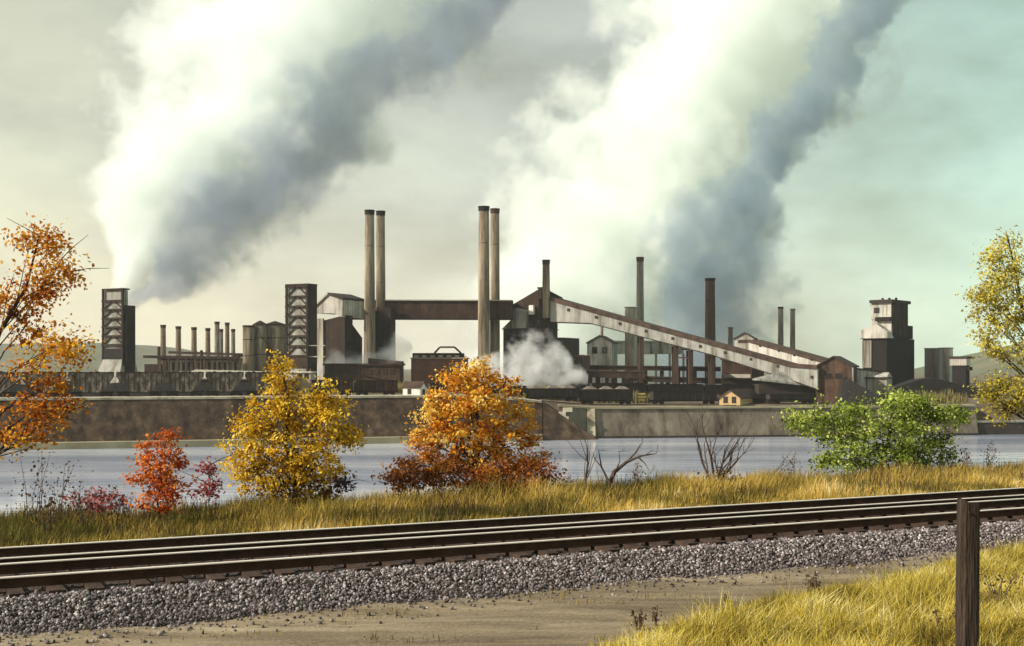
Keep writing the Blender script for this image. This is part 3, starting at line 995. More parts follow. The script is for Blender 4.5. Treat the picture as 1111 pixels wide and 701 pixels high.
fs = [(i * N_ + k, i * N_ + (k + 1) % N_, (i + 1) * N_ + (k + 1) % N_, (i + 1) * N_ + k) for i in range(14) for k in range(N_)]
fs += [(14 * N_ + k, 14 * N_ + (k + 1) % N_, len(vs) - 1) for k in range(N_)]
mb.add(vs, fs)
mb.build('post_shaft', M['post'], root)
mb = MB(); mb.box(-.10, .13, -.10, .10, H - .012, H + .012)
mb2 = MB(); mb2.tube([(-.02, -.118, H - .12), (-.02, -.155, H - .125)], [.012, .012], 6); mb2.build('nail', M['steelrail'], root)

# ------------------------------------------------------------------ far bank: walls at the water
def along_wall(px, off=0.0):
    D = wallD(px)
    return Vector((PX(px, D), D + off, 0))


def wall_strip(mb, pxs, f0, f1, z0, z1, zt0=None):
    """a band following the wall line: front offset f0 at the bottom, f1 at the back"""
    for a, b in zip(pxs, pxs[1:]):
        pa, pb = along_wall(a), along_wall(b)
        za, zb = (z1(pa), z1(pb)) if callable(z1) else (z1, z1)
        la, lb = (z0(pa), z0(pb)) if callable(z0) else (z0, z0)
        ft = f0 if zt0 is None else zt0
        A = [(pa.x, pa.y + f0, la), (pa.x, pa.y + f1, la), (pa.x, pa.y + f1, za), (pa.x, pa.y + ft, za)]
        B = [(pb.x, pb.y + f0, lb), (pb.x, pb.y + f1, lb), (pb.x, pb.y + f1, zb), (pb.x, pb.y + ft, zb)]
        mb.hull2(A, B)


yz = lambda p: yard_z(p.x, p.y + 8)
root = tag(empty('river_wall', along_wall(280) + Vector((0, 0, WATER_Z))), 'long dark brown river wall with a pale coping, under the string of hopper cars', 'river wall')
o0 = root.location.copy()


def wbuild(mb, nm, m):
    mb.v = [(x - o0.x, y - o0.y, z - o0.z) for x, y, z in mb.v]
    return mb.build(nm, m, root)


pl = list(range(-700, 560, 20)) + [560, 575, 588]
mb = MB(); wall_strip(mb, pl, -6.5, 3.0, -14, lambda p: yz(p) - .25, .0); wbuild(mb, 'wall_face', M['pilewall'])
mb = MB(); wall_strip(mb, pl, -.25, 7.0, lambda p: yz(p) - .25, lambda p: yz(p) + .22); wbuild(mb, 'coping', M['coping'])
mb = MB(); wall_strip(mb, pl, -8.2, -4.6, -14, WATER_Z + 1.3); wbuild(mb, 'footing_ledge', M['ledge'])

root = tag(empty('slag_bank', along_wall(610) + Vector((0, 0, WATER_Z))), 'dark earth bank sloping down to the water at the right end of the river wall', 'earth bank')
o0 = root.location.copy()
mb = MB()
pa, pb = along_wall(589), along_wall(646)
za = yz(pa) - .2
A = [(pa.x, pa.y - 8.4, -14), (pa.x, pa.y + 7, -14), (pa.x, pa.y + 7, za), (pa.x, pa.y - .6, za)]
pm = along_wall(592)
Bm = [(pb.x, pb.y - 8.4, -14), (pb.x, pb.y + 1, -14), (pb.x, pb.y + 1, WATER_Z + .1), (pb.x, pb.y - 8.1, WATER_Z + .1)]
mb.hull2(A, Bm)
wbuild(mb, 'bank_earth', M['pilewall'])

root = tag(empty('concrete_revetment', along_wall(800) + Vector((0, 0, WATER_Z))), 'grey sloping concrete river bank below the black gondola cars', 'revetment')
o0 = root.location.copy()
pr_ = [606, 625, 640] + list(range(660, 1060, 20)) + [1058]
mb = MB(); wall_strip(mb, pr_, -2.6, 3.0, -14, lambda p: yz(p) - .7, .2); wbuild(mb, 'slope_face', M['revet'])
mb = MB(); wall_strip(mb, pr_, -.3, 7.0, lambda p: yz(p) - .7, lambda p: yz(p) - .25); wbuild(mb, 'coping', M['ledge'])
mb = MB(); wall_strip(mb, pr_, -3.0, -1.0, -14, WATER_Z + .45); wbuild(mb, 'waterline_kerb', M['roofdark'])
pa = along_wall(641)
mb = MB(); mb.hull2([(pa.x - .9, pa.y - 2.8, WATER_Z + .2), (pa.x + .9, pa.y - 2.8, WATER_Z + .2), (pa.x + .9, pa.y - 1.8, WATER_Z + .2), (pa.x - .9, pa.y - 1.8, WATER_Z + .2)],
                    [(pa.x - .9, pa.y - .25, yz(pa) - .72), (pa.x + .9, pa.y - .25, yz(pa) - .72), (pa.x + .9, pa.y + .4, yz(pa) - .72), (pa.x - .9, pa.y + .4, yz(pa) - .72)])
wbuild(mb, 'buttress', M['coping'])
for i, (a, b, y0, y1) in enumerate([(611, 621, 442.5, 447), (606, 614, 447, 452), (612, 617, 452, 457)]):
    D = wallD(614) - 1.6 - i * .3
    mb = MB(); mb.box(PX(a, D), PX(b, D), D, D + 3, PZ(y1, D), PZ(y0, D)); wbuild(mb, 'step', M['coping'])

root = tag(empty('river_pier', along_wall(1090) + Vector((0, 0, WATER_Z))), 'low dark river wall at the right edge, between the green bush and the frame', 'river wall')
o0 = root.location.copy()
pr_ = list(range(1056, 1500, 20))
mb = MB(); wall_strip(mb, pr_, -1.5, 3.0, -14, lambda p: PZ(458, 303), -.5); wbuild(mb, 'wall_face', M['roofdark'])
mb = MB(); wall_strip(mb, pr_, -.7, 6.0, lambda p: PZ(458, 303), lambda p: PZ(456, 303)); wbuild(mb, 'coping', M['roofpale'])

# ------------------------------------------------------------------ railway cars on the far bank
WDIR = (Vector((WALL[2][0], WALL[2][1], 0)) - Vector((WALL[1][0], WALL[1][1], 0))).normalized()
WYAW = math.atan2(WDIR.y, WDIR.x)
WDIR2 = (Vector((WALL[3][0], WALL[3][1], 0)) - Vector((WALL[2][0], WALL[2][1], 0))).normalized()
WYAW2 = math.atan2(WDIR2.y, WDIR2.x)


def on_line(px, off):
    """point of the pixel column on the wall line shifted inland"""
    k = (px - CX) / FPX
    for (x0, y0), (x1, y1) in zip(WALL, WALL[1:]):
        dx, dy = x1 - x0, y1 - y0
        yy = y0 + off
        den = k * dy - dx
        s_ = (x0 - k * yy) / den
        if 0 <= s_ <= 1:
            return Vector((x0 + s_ * dx, yy + s_ * dy, 0))
    return along_wall(px, off)


M['hopper'] = mat('dusty_hopper_side', (.028, .019, .014), (.12, .095, .078), .9, .9, c3=(.42, .37, .32), stretch=(1, 1, .6), streak=0.9)
M['hopperdark'] = mat('black_hopper_side', (.012, .009, .008), (.032, .022, .018), .5, .9, c3=(.055, .036, .028))
M['load'] = mat('ore_load', (.10, .075, .06), (.22, .18, .15), .9, .95, bump=.6)


def truck(par, x, mt):
    t = MB()
    for s_ in (-1, 1):
        t.prism_xz([(x - 1.1, .62), (x - .5, .34), (x + .5, .34), (x + 1.1, .62), (x + .5, .8), (x - .5, .8)], s_ * .98 - .09, s_ * .98 + .09)
    t.box(x - .25, x + .25, -.98, .98, .5, .9)
    tr = t.build('bogie', mt, par)
    for dx in (-.85, .85):
        for s_ in (-1, 1):
            w = MB(); w.tube([(x + dx, s_ * .70, .42), (x + dx, s_ * .82, .42)], [.42, .42], 12)
            w.build('wheel', M['steelrail'], tr)


def hopper_car(label, Lc, H, sidem):
    root = empty('hopper_car', (0, 0, 0))
    tag(root, label, 'hopper car', 'hopper cars along the left river wall')
    h = Lc / 2
    b = MB()
    b.prism_xz([(-h, H - .9), (-h, H), (h, H), (h, H - .9), (h - 1.9, 1.45), (h - 3.0, 1.0), (-h + 3.0, 1.0), (-h + 1.9, 1.45)], -1.5, 1.5)
    body = b.build('body', sidem, root)
    r_ = MB()
    for i in range(9):
        x = -h + .12 + i * (Lc - .24) / 8
        zb = 1.45 if abs(x) < h - 1.9 else 1.45 + (abs(x) - h + 1.9) / 1.9 * (H - 2.35)
        for s_ in (-1, 1):
            r_.box(x - .06, x + .06, s_ * 1.56 - .06, s_ * 1.56 + .06, zb, H - .08)
    r_.box(-h - .02, h + .02, -1.64, -1.5, H - .14, H + .06); r_.box(-h - .02, h + .02, 1.5, 1.64, H - .14, H + .06)
    r_.build('rib', M['darkrust'], root)
    s_ = MB(); s_.box(-h - .05, h + .05, -.25, .25, .85, 1.15); s_.box(-h, -h + .25, -1.4, 1.4, .95, 1.25); s_.box(h - .25, h, -1.4, 1.4, .95, 1.25)
    s_.build('underframe', M['soot'], root)
    c = MB()
    for i in range(7):
        x0_ = -h + .2 + i * (Lc - .4) / 7; x1_ = x0_ + (Lc - .4) / 7
        zz_ = H + .18 + .12 * math.sin(i * 2.1)
        c.prism_xz([(x0_, H - .2), (x0_ + .1, H + .03), ((x0_ + x1_) / 2, zz_), (x1_ - .1, H + .03), (x1_, H - .2)], -1.3, 1.3)
    c.build('coal_load', M['coal'], root)
    truck(root, -h + 1.5, M['soot']); truck(root, h - 1.5, M['soot'])
    return root


def gondola_car(label, Lc, H, sidem, load, group):
    root = empty('gondola_car', (0, 0, 0))
    tag(root, label, 'gondola car', group)
    h = Lc / 2
    b = MB(); b.box(-h, h, -1.45, 1.45, 1.05, H); b.build('body', sidem, root)
    r_ = MB()
    for i in range(10):
        x = -h + .1 + i * (Lc - .2) / 9
        for s_ in (-1, 1):
            r_.box(x - .07, x + .07, s_ * 1.52 - .07, s_ * 1.52 + .07, 1.05, H)
    r_.box(-h - .04, h + .04, -1.62, -1.45, H - .12, H + .08); r_.box(-h - .04, h + .04, 1.45, 1.62, H - .12, H + .08)
    r_.build('rib', M['soot'], root)
    s_ = MB(); s_.box(-h - .3, h + .3, -.3, .3, .75, 1.05); s_.build('underframe', M['soot'], root)
    if load:
        c = MB()
        n = 3
        for i in range(n):
            x0_ = -h + .3 + i * (Lc - .6) / n; x1_ = x0_ + (Lc - .6) / n
            m_ = (x0_ + x1_) / 2
            c.add([(x0_, -1.3, H - .15), (x1_, -1.3, H - .15), (x1_, 1.3, H - .15), (x0_, 1.3, H - .15), (m_ - .6, -.4, H + .75), (m_ + .6, -.4, H + .7), (m_ + .5, .4, H + .75), (m_ - .5, .4, H + .8)],
                  [(0, 1, 2, 3), (4, 5, 6, 7), (0, 1, 5, 4), (1, 2, 6, 5), (2, 3, 7, 6), (3, 0, 4, 7)])
        c.build('load', M['load'], root)
    truck(root, -h + 1.6, M['soot']); truck(root, h - 1.6, M['soot'])
    return root


gaps = [-86, -33, 21, 73, 125, 178, 222, 265, 306]
lbl = ['hopper car at the far left end of the string on the river wall', 'hopper car behind the left edge of the orange maple', 'hopper car behind the orange maple, its right end left of the lattice tower',
       'hopper car parked right in front of the tall lattice tower with steam', 'hopper car right of the lattice tower, below the leftmost small stack',
       'hopper car below the row of small stacks, left of the yellow tree', 'hopper car partly behind the yellow tree, below the three silos', 'hopper car hidden mostly behind the top of the yellow tree']
for (a, b), lb in zip(zip(gaps, gaps[1:]), lbl):
    pa, pb = on_line(a, 9.5), on_line(b, 9.5)
    c = (pa + pb) / 2
    zr = yard_z(c.x, c.y) + .12
    Hc = PZ(404, c.y) - zr
    o = hopper_car(lb, (pb - pa).length - .5, Hc, M['hopper'])
    o.location = (c.x, c.y, zr); o.rotation_euler = (0, 0, WYAW)
for a, b, off, yt, lb, ld, gp in [(336, 383, 9, 412.5, 'rusty dark gondola car right of the yellow tree top, on the river wall', 0, 'gondola cars beside the white hut'),
                              (384, 431, 9, 413, 'rusty dark gondola car left of the white hut, on the river wall', 0, 'gondola cars beside the white hut'),
                              (464, 518, 9, 416, 'dark gondola car right of the white hut, behind the golden tree', 0, 'gondola cars beside the white hut'),
                              (519, 570, 9, 419, 'dark gondola car just right of the golden tree, in front of the steam', 0, 'black gondola cars above the grey river bank'),
                              (571, 628, 9, 421.5, 'black gondola car with pale ore above the dark earth bank', 1, 'black gondola cars above the grey river bank'),
                              (629, 686, 9, 422.5, 'black gondola car with pale ore above the left end of the grey river bank', 1, 'black gondola cars above the grey river bank'),
                              (706, 777, 9, 425, 'long black empty gondola car left of the tan hut', 0, 'black gondola cars above the grey river bank'),
                              (778, 831, 14, 428, 'dark gondola car right behind the tan hut', 0, 'black gondola cars above the grey river bank'),
                              (640, 700, 24, 416, 'dark gondola car on the back track, below the ore trestle', 0, 'gondola cars on the back track'),
                              (701, 762, 24, 417, 'dark gondola car on the back track behind the long empty black gondola', 0, 'gondola cars on the back track'),
                              (763, 826, 24, 418, 'dark gondola car on the back track, below the squat brown shed', 0, 'gondola cars on the back track'),
                              (832, 884, 9, 428, 'dark gondola car right of the tan hut, below the long conveyor', 0, 'black gondola cars above the grey river bank')]:
    pa, pb = on_line(a, off), on_line(b, off)
    c = (pa + pb) / 2
    zr = yard_z(c.x, c.y) + .1
    o = gondola_car(lb, (pb - pa).length - .5, PZ(yt, c.y) - zr, M['rust'] if b < 440 else M['hopperdark'], ld, gp)
    o.location = (c.x, c.y, zr); o.rotation_euler = (0, 0, math.atan2((pb - pa).y, (pb - pa).x))
# the rails that carry them
mb = MB()
for off in (9.5,):
    pl2 = list(range(-300, 1050, 30))
    for d in (-.72, .72):
        pts = [on_line(p, off + d) for p in pl2]
        for p in pts:
            p.z = yard_z(p.x, p.y) + .07
        mb.tube(pts, [.07] * len(pts), 4)
tag(mb.build('yard_rails', M['steelrail']), 'rusty rails under the railway cars along the far bank', 'rails')
# yellow steps beside the gondolas
p = on_line(696, 8.5)
zg = yard_z(p.x, p.y)
root = tag(empty('yellow_steps', (p.x, p.y, zg)), 'small yellow step frame between the gondola cars', 'steps')
M['yellow'] = mat('faded_yellow_paint', (.55, .40, .10), (.66, .52, .2), 1, .7)
for z in (1.0, 1.75, 2.5):
    mb = MB(); mb.box(-.9, .9, -.1, .2, z, z + .22); mb.build('step', M['yellow'], root)
for x in (-.9, .8):
    mb = MB(); mb.box(x, x + .1, 0.02, .14, 0, 2.75); mb.build('upright', M['rust'], root)


# ------------------------------------------------------------------ buildings
YAW = R(-28)


class Site:
    """a building set by the near corner between its lit front and its shaded right side"""
    def __init__(s, name, label, cat, pxc, D, yaw=YAW, group=None, zb=None, clear=True):
        s.cx, s.cy, s.a = PX(pxc, D), D, yaw
        s.zb = yard_z(s.cx, s.cy) - .1 if zb is None else zb
        s.root = tag(empty(name, (s.cx, s.cy, s.zb), yaw), label, cat, group)
        s.D = D

    def W(s, px):
        k = (px - CX) / FPX
        return (s.cx - k * s.cy) / (math.cos(s.a) - k * math.sin(s.a))

    def Dp(s, px):
        k = (px - CX) / FPX
        return (s.cx - k * s.cy) / (math.sin(s.a) + k * math.cos(s.a))

    def z(s, py):
        return PZ(py, s.D) - s.zb

    def part(s, mb, name, m, par=None):
        return mb.build(name, m, par or s.root)

    def wall(s, W, Dp, z0, z1, m, name='wall'):
        return s.part(MB().box(-W, 0, 0, Dp, z0, z1), name, m)

    def gable_front(s, W, Dp, z0, ze, zp, m, roofm, oh=.35, th=.3):
        """ridge runs back from the front: the gable shows in the lit front"""
        s.part(MB().prism_xz([(-W, z0), (0, z0), (0, ze), (-W / 2, zp), (-W, ze)], 0, Dp), 'wall', m)
        sl = (zp - ze) / (W / 2)
        mb = MB()
        mb.prism_xz([(-W / 2, zp + .02), (oh, ze - oh * sl + .02), (oh, ze - oh * sl + th), (-W / 2, zp + th)], -oh, Dp + oh)
        mb.prism_xz([(-W / 2 - .002, zp + .02), (-W - oh, ze - oh * sl + .02), (-W - oh, ze - oh * sl + th), (-W / 2 - .002, zp + th)], -oh, Dp + oh)
        return s.part(mb, 'roof', roofm)

    def gable_side(s, W, Dp, z0, ze, zp, m, roofm, oh=.35, th=.3):
        s.part(MB().prism_yz([(0, z0), (Dp, z0), (Dp, ze), (Dp / 2, zp), (0, ze)], -W, 0), 'wall', m)
        sl = (zp - ze) / (Dp / 2)
        mb = MB()
        mb.prism_yz([(Dp / 2, zp + .02), (-oh, ze - oh * sl + .02), (-oh, ze - oh * sl + th), (Dp / 2, zp + th)], -W - oh, oh)
        mb.prism_yz([(Dp / 2 + .002, zp + .02), (Dp + oh, ze - oh * sl + .02), (Dp + oh, ze - oh * sl + th), (Dp / 2 + .002, zp + th)], -W - oh, oh)
        return s.part(mb, 'roof', roofm)

    def flat_roof(s, W, Dp, z, m, oh=.3, th=.5, name='roof'):
        return s.part(MB().box(-W - oh, oh, -oh, Dp + oh, z, z + th), name, m)

    def window(s, x, z, w, h, side=False, m='glass', frame='roofdark', y0=0.0):
        if side:
            f = s.part(MB().box(-.02, .08, x - w / 2 - .12, x + w / 2 + .12, z - h / 2 - .12, z + h / 2 + .12), 'window', M[frame])
            MB().box(.082, .11, x - w / 2, x + w / 2, z - h / 2, z + h / 2).build('pane', M[m], f)
        else:
            f = s.part(MB().box(x - w / 2 - .12, x + w / 2 + .12, y0 - .08, y0 + .02, z - h / 2 - .12, z + h / 2 + .12), 'window', M[frame])
            MB().box(x - w / 2, x + w / 2, y0 - .11, y0 - .082, z - h / 2, z + h / 2).build('pane', M[m], f)
        return f


def stack(label, px, w, ytop, D, shaftm, capm=None, taper=.82, group=None, name='smokestack', flare=0, cap_h=5, zb=None, n=28):
    x = PX(px, D)
    zb = yard_z(x, D) - .1 if zb is None else zb
    k = D / FPX
    H = PZ(ytop, D) - zb
    r0, r1 = w * k / 2 / (.5 + .5 * taper), w * k / 2 * taper / (.5 + .5 * taper)
    root = tag(empty(name, (x, D, zb)), label, 'smokestack', group)
    ch = cap_h * k
    mb = MB()
    pts = [(0, 0, 0), (0, 0, H * .10), (0, 0, H * .4), (0, 0, H - ch)]
    rad = [r0 * (1 + flare), r0 * (1 + flare * .55), r0 * .94 + r1 * .06, r1 * 1.01]
    mb.tube(pts, rad, n)
    mb.build('shaft', shaftm, root, smooth=False)
    for p in root.children[0].data.polygons:
        p.use_smooth = len(p.vertices) == 4
    mb = MB()
    t_ = r1 * 1.10
    mb.tube([(0, 0, H - ch), (0, 0, H - .35)], [t_, t_], n)
    c = mb.build('cap', capm or M['soot'], root)
    mb = MB()
    mb.tube([(0, 0, H - .34), (0, 0, H)], [t_ * 1.06, t_ * 1.06], n)
    mb.build('rim', capm or M['soot'], c)
    # iron bands
    for f in (.35, .6, .8):
        rr = np.interp(f, [0, .1, .4, 1], [rad[0], rad[1], rad[2], rad[3]])
        MB().tube([(0, 0, H * f), (0, 0, H * f + .25)], [rr * 1.015, rr * 1.015], n).build('band', shaftm, root)
    return root


# ---- lattice quench tower with steam, far left
def lattice_tower(label, xl, xc, xr, ytop, D, nlev, y0, y1, side_top=None):
    s = Site('quench_tower', label, 'tower', xc, D, group='lattice fronted towers')
    W, Dp = s.W(xl), s.Dp(xr)
    zt = s.z(ytop)
    s.part(MB().box(-W + .25, -.25, .35, Dp - .2 if side_top is None else Dp * .5, 0, zt - .4), 'panel', M['greyiron'])
    w = W * .022 + .12
    for x in (-W, 0):
        s.part(MB().box(x - w, x + w, -w, w, 0, zt), 'leg', M['darkrust'])
    lev = [s.z(y1) + (s.z(y0) - s.z(y1)) * i / nlev for i in range(nlev + 1)]
    for i, z in enumerate(lev):
        s.part(MB().box(-W - w * 1.2, w * 1.2, -w * 1.3, w * .6, z - w * .8, z + w * .8), 'beam', M['darkrust'])
        if i < nlev:
            zn = lev[i + 1] - w
            for sx in (0, 1):
                x0_, x1_ = ((-W + w, -W / 2 - W * .10) if sx == 0 else (-w, -W / 2 + W * .10))
                s.part(MB().bar((x0_, .1, z + w), (x1_, .1, zn), .26, .26), 'brace', M['darkrust'])
    s.part(MB().box(-.24, .3, .3, Dp, 0, zt if side_top is None else s.z(side_top)), 'side_wall', M['darkrust'])  # shaded right side, its shade put in by a darker material than the front
    s.part(MB().box(-W - .3, .45, -.3, Dp * (1 if side_top is None else .5), zt - .3, zt + .1), 'rim', M['darkrust'])
    return s, W, Dp


s, W, Dp = lattice_tower('sooty lattice tower pouring white steam and dark smoke, near the orange maple', 112, 133, 146, 313, 330, 5, 326, 374, side_top=331)
s.part(MB().box(-W + .2, .1, -.15, .3, s.z(389), s.z(378)), 'door', M['soot'])
zb_ = s.z(390)
s.part(MB().add([(-W - 2.2, -3.0, 0), (1.0, -3.0, 0), (1.6, Dp + 1.5, 0), (-W - 2.2, Dp, 0), (-W + .2, -.3, zb_), (.1, -.3, zb_), (.1, Dp, zb_), (-W + .2, Dp, zb_)],
                [(3, 2, 1, 0), (4, 5, 6, 7), (0, 1, 5, 4), (1, 2, 6, 5), (2, 3, 7, 6), (3, 0, 4, 7)]), 'flared_base', M['greyiron'])
s.part(MB().box(.32, 1.1, .4, Dp - 1, 0, s.z(340)), 'flue', M['soot'])
s2, W, Dp = lattice_tower('tall lattice fronted tower with seven braced bays, behind the top of the yellow tree', 311, 333.5, 343, 308, 322, 7, 310.5, 386)
s2.part(MB().box(-W, 0, -.25, .2, s2.z(398), s2.z(388)), 'base_panel', M['rust'])
for z_ in (382, 394):
    s2.part(MB().bar((0, .2, s2.z(z_ - 7)), (4.6, 1.5, s2.z(z_ - 7)), .25), 'walkway', M['paleiron'])

# ---- the row of small stacks behind the coke battery
for px, yt, w, D, m_, lb in [(177, 352.5, 6, 420, 'palestack', 'leftmost and tallest of four evenly spaced small pale stacks behind the pipe gantry'), (193.5, 354, 6, 420, 'palestack', 'second from the left of the evenly spaced small pale stacks'),
                             (210.5, 355, 6, 420, 'palestack', 'third from the left of the evenly spaced small pale stacks'), (225.5, 356, 5.5, 420, 'palestack', 'fourth from the left of the evenly spaced small pale stacks'),
                             (235.5, 349, 5.5, 420, 'greystack', 'darker small stack, the tallest in the tight cluster left of the silos'), (240, 357, 4.5, 430, 'greystack', 'short thin stack touching the tallest of the tight cluster left of the silos'),
                             (246.5, 350, 5, 420, 'palestack', 'pale uncapped stack, second tallest in the tight cluster left of the silos'), (253, 357, 4.5, 420, 'greystack', 'short thin dark stack nearest the silos, at the end of the small stack row')]:
    stack(lb, px, w, yt, D, M[m_], M['brownstack'], .86, 'small stacks behind the coke battery', cap_h=3, n=16)

# coke battery: long low block with pipe gantry
s = Site('coke_battery', 'long low coke oven block with pipe bridge below the small stacks', 'oven block', 262, 395, R(-6))
W = s.W(176); 
s.part(MB().box(-W, 0, 0, 9, 0, s.z(391)), 'oven_wall', M['concrete'])
s.part(MB().box(-W - .5, .5, -.6, 9.5, s.z(391) + .02, s.z(388.5)), 'deck', M['rust'])
s.part(MB().bar((-s.W(158), -1.6, s.z(387)), (-.5, -1.6, s.z(388.5)), .9), 'gas_main', M['darkrust'])
s.part(MB().bar((-s.W(178), 4, s.z(382)), (-1, 4, s.z(384.5)), .8), 'gas_main', M['brownstack'])
for i in range(10):
    x = -W + i * W / 9
    s.part(MB().box(x - .25, x + .25, -1.9, -1.4, 0, s.z(388)), 'post', M['brownstack'])
for i in range(14):
    x = -W + 2 + i * (W - 4) / 13
    s.part(MB().box(x - .45, x + .45, -.12, .02, s.z(402), s.z(393)), 'oven_door', M['darkrust'])
for x, yt in ((174, 376), (220, 380)):
    s.part(MB().tube([(-s.W(x), -1.2, 0), (-s.W(x), -1.2, s.z(yt))], [.55, .5], 12), 'standpipe', M['rust'])
s.part(MB().box(-2.6, 0, -.8, 4, s.z(388) + .02, s.z(384)), 'cabin', M['darkrust'])
s.part(MB().box(-s.W(158), -W - .6, -1, 4, 0, s.z(395)), 'pump_house', M['darkrust'])

s = Site('loading_shed', 'long low shed with a pale dusty sloping roof between the hopper cars and the silos', 'shed', 318, 300, R(-2))
W = s.W(186)
s.part(MB().box(-W + 1, 0, .4, 7, 0, s.z(410)), 'wall', M['roofdark'])
s.part(MB().add([(-W, 0, s.z(410)), (.5, 0, s.z(410.5)), (.5, 8, s.z(404)), (-W + 3.6, 8, s.z(401)), (-W, 0, s.z(410) - .3), (.5, 0, s.z(410.5) - .3), (.5, 8, s.z(404) - .3), (-W + 3.6, 8, s.z(401) - .3)],
                [(0, 1, 2, 3), (4, 5, 6, 7), (0, 1, 5, 4), (1, 2, 6, 5), (2, 3, 7, 6), (3, 0, 4, 7)]), 'roof', M['roofpale'])

# ---- silos
for xl, xr, ye, yp, D, lb in [(263.5, 276, 355, 355, 344, 'leftmost silo of three, flat topped, right of the small stacks'), (274.5, 290, 353, 348, 347, 'middle silo of three with a pointed roof'),
                              (287, 310, 353, 348.5, 350, 'widest silo of three with a low pointed roof, next to the lattice tower')]:
    px = (xl + xr) / 2; k = D / FPX; r = (xr - xl) * k / 2
    x = PX(px, D); zb = yard_z(x, D) - .1
    root = tag(empty('silo', (x, D, zb)), lb, 'silo', 'three brown silos')
    he = PZ(ye, D) - zb
    o = MB().tube([(0, 0, 0), (0, 0, he)], [r, r], 28).build('drum', M['palestack'], root)
    for p in o.data.polygons: p.use_smooth = len(p.vertices) == 4
    if yp < ye:
        MB().tube([(0, 0, he + .003), (0, 0, he + .25), (0, 0, PZ(yp, D) - zb)], [r * 1.06, r * 1.06, .25], 28).build('roof', M['brownstack'], root)
    else:
        MB().tube([(0, 0, he + .003), (0, 0, he + .5)], [r * 1.05, r * 1.05], 28).build('roof', M['brownstack'], root)
    for f in (.3, .55, .8):
        MB().tube([(0, 0, he * f), (0, 0, he * f + .2)], [r * 1.012, r * 1.012], 28).build('hoop', M['brownstack'], root)

# ---- screening house (dark mass with pale gabled head)
s = Site('screening_house', 'big dark screening house with a pale gable head, right of the lattice tower', 'industrial building', 374, 338, R(-28))
W, Dp = s.W(343), s.Dp(393)
zt = s.z(349)
s.part(MB().add([(-W, 0, 0), (0, 0, 0), (0, Dp, 0), (-W, Dp, 0), (-W, 0, zt), (0, 0, s.z(342)), (0, Dp * .45, s.z(342)), (0, Dp * .45, s.z(352)), (0, Dp, s.z(366)), (-W, Dp, s.z(366))],
                [(0, 1, 5, 4), (1, 2, 8, 7, 6, 5), (2, 3, 9, 8), (3, 0, 4, 9), (4, 5, 6, 7, 8, 9), (0, 3, 2, 1)]), 'wall', M['darkrust'])
hw = s.W(350)
s.part(MB().add([(-W - .8, -1, s.z(337)), (-W * .48, -1, s.z(319.5)), (.0, -1, s.z(325)), (0, -1, s.z(344.5)), (-W * .3, -1, s.z(340)), (-W - .8, -1, s.z(339)),
                 (-W - .8, 9, s.z(337)), (-W * .48, 9, s.z(319.5)), (.0, 9, s.z(325)), (0, 9, s.z(344.5)), (-W * .3, 9, s.z(340)), (-W - .8, 9, s.z(339))],
                [(0, 1, 2, 3, 4, 5), (6, 7, 8, 9, 10, 11), (0, 1, 7, 6), (1, 2, 8, 7), (2, 3, 9, 8), (3, 4, 10, 9), (4, 5, 11, 10), (5, 0, 6, 11)]), 'gable_head', M['paleiron'])
s.part(MB().prism_xz([(-W * .48, s.z(319.5) + .05), (.3, s.z(325) - .05), (.3, s.z(325) + .5), (-W * .48, s.z(319.5) + .6)], -1.5, 9.5), 'roof', M['roofdark'])
s.part(MB().prism_xz([(-W * .48 - .003, s.z(319.5) + .05), (-W - 1.2, s.z(337.3)), (-W - 1.2, s.z(337.3) + .4), (-W * .48 - .003, s.z(319.5) + .6)], -1.5, 9.5), 'roof', M['roofpale'])
s.part(MB().box(-W * .95, -W * .72, -.5, .1, 0, s.z(345)), 'downcomer', M['concrete'])
for f in (.25, .5, .75):
    s.window(Dp * f, s.z(372), 1.6, 1.1, side=True, m='soot')


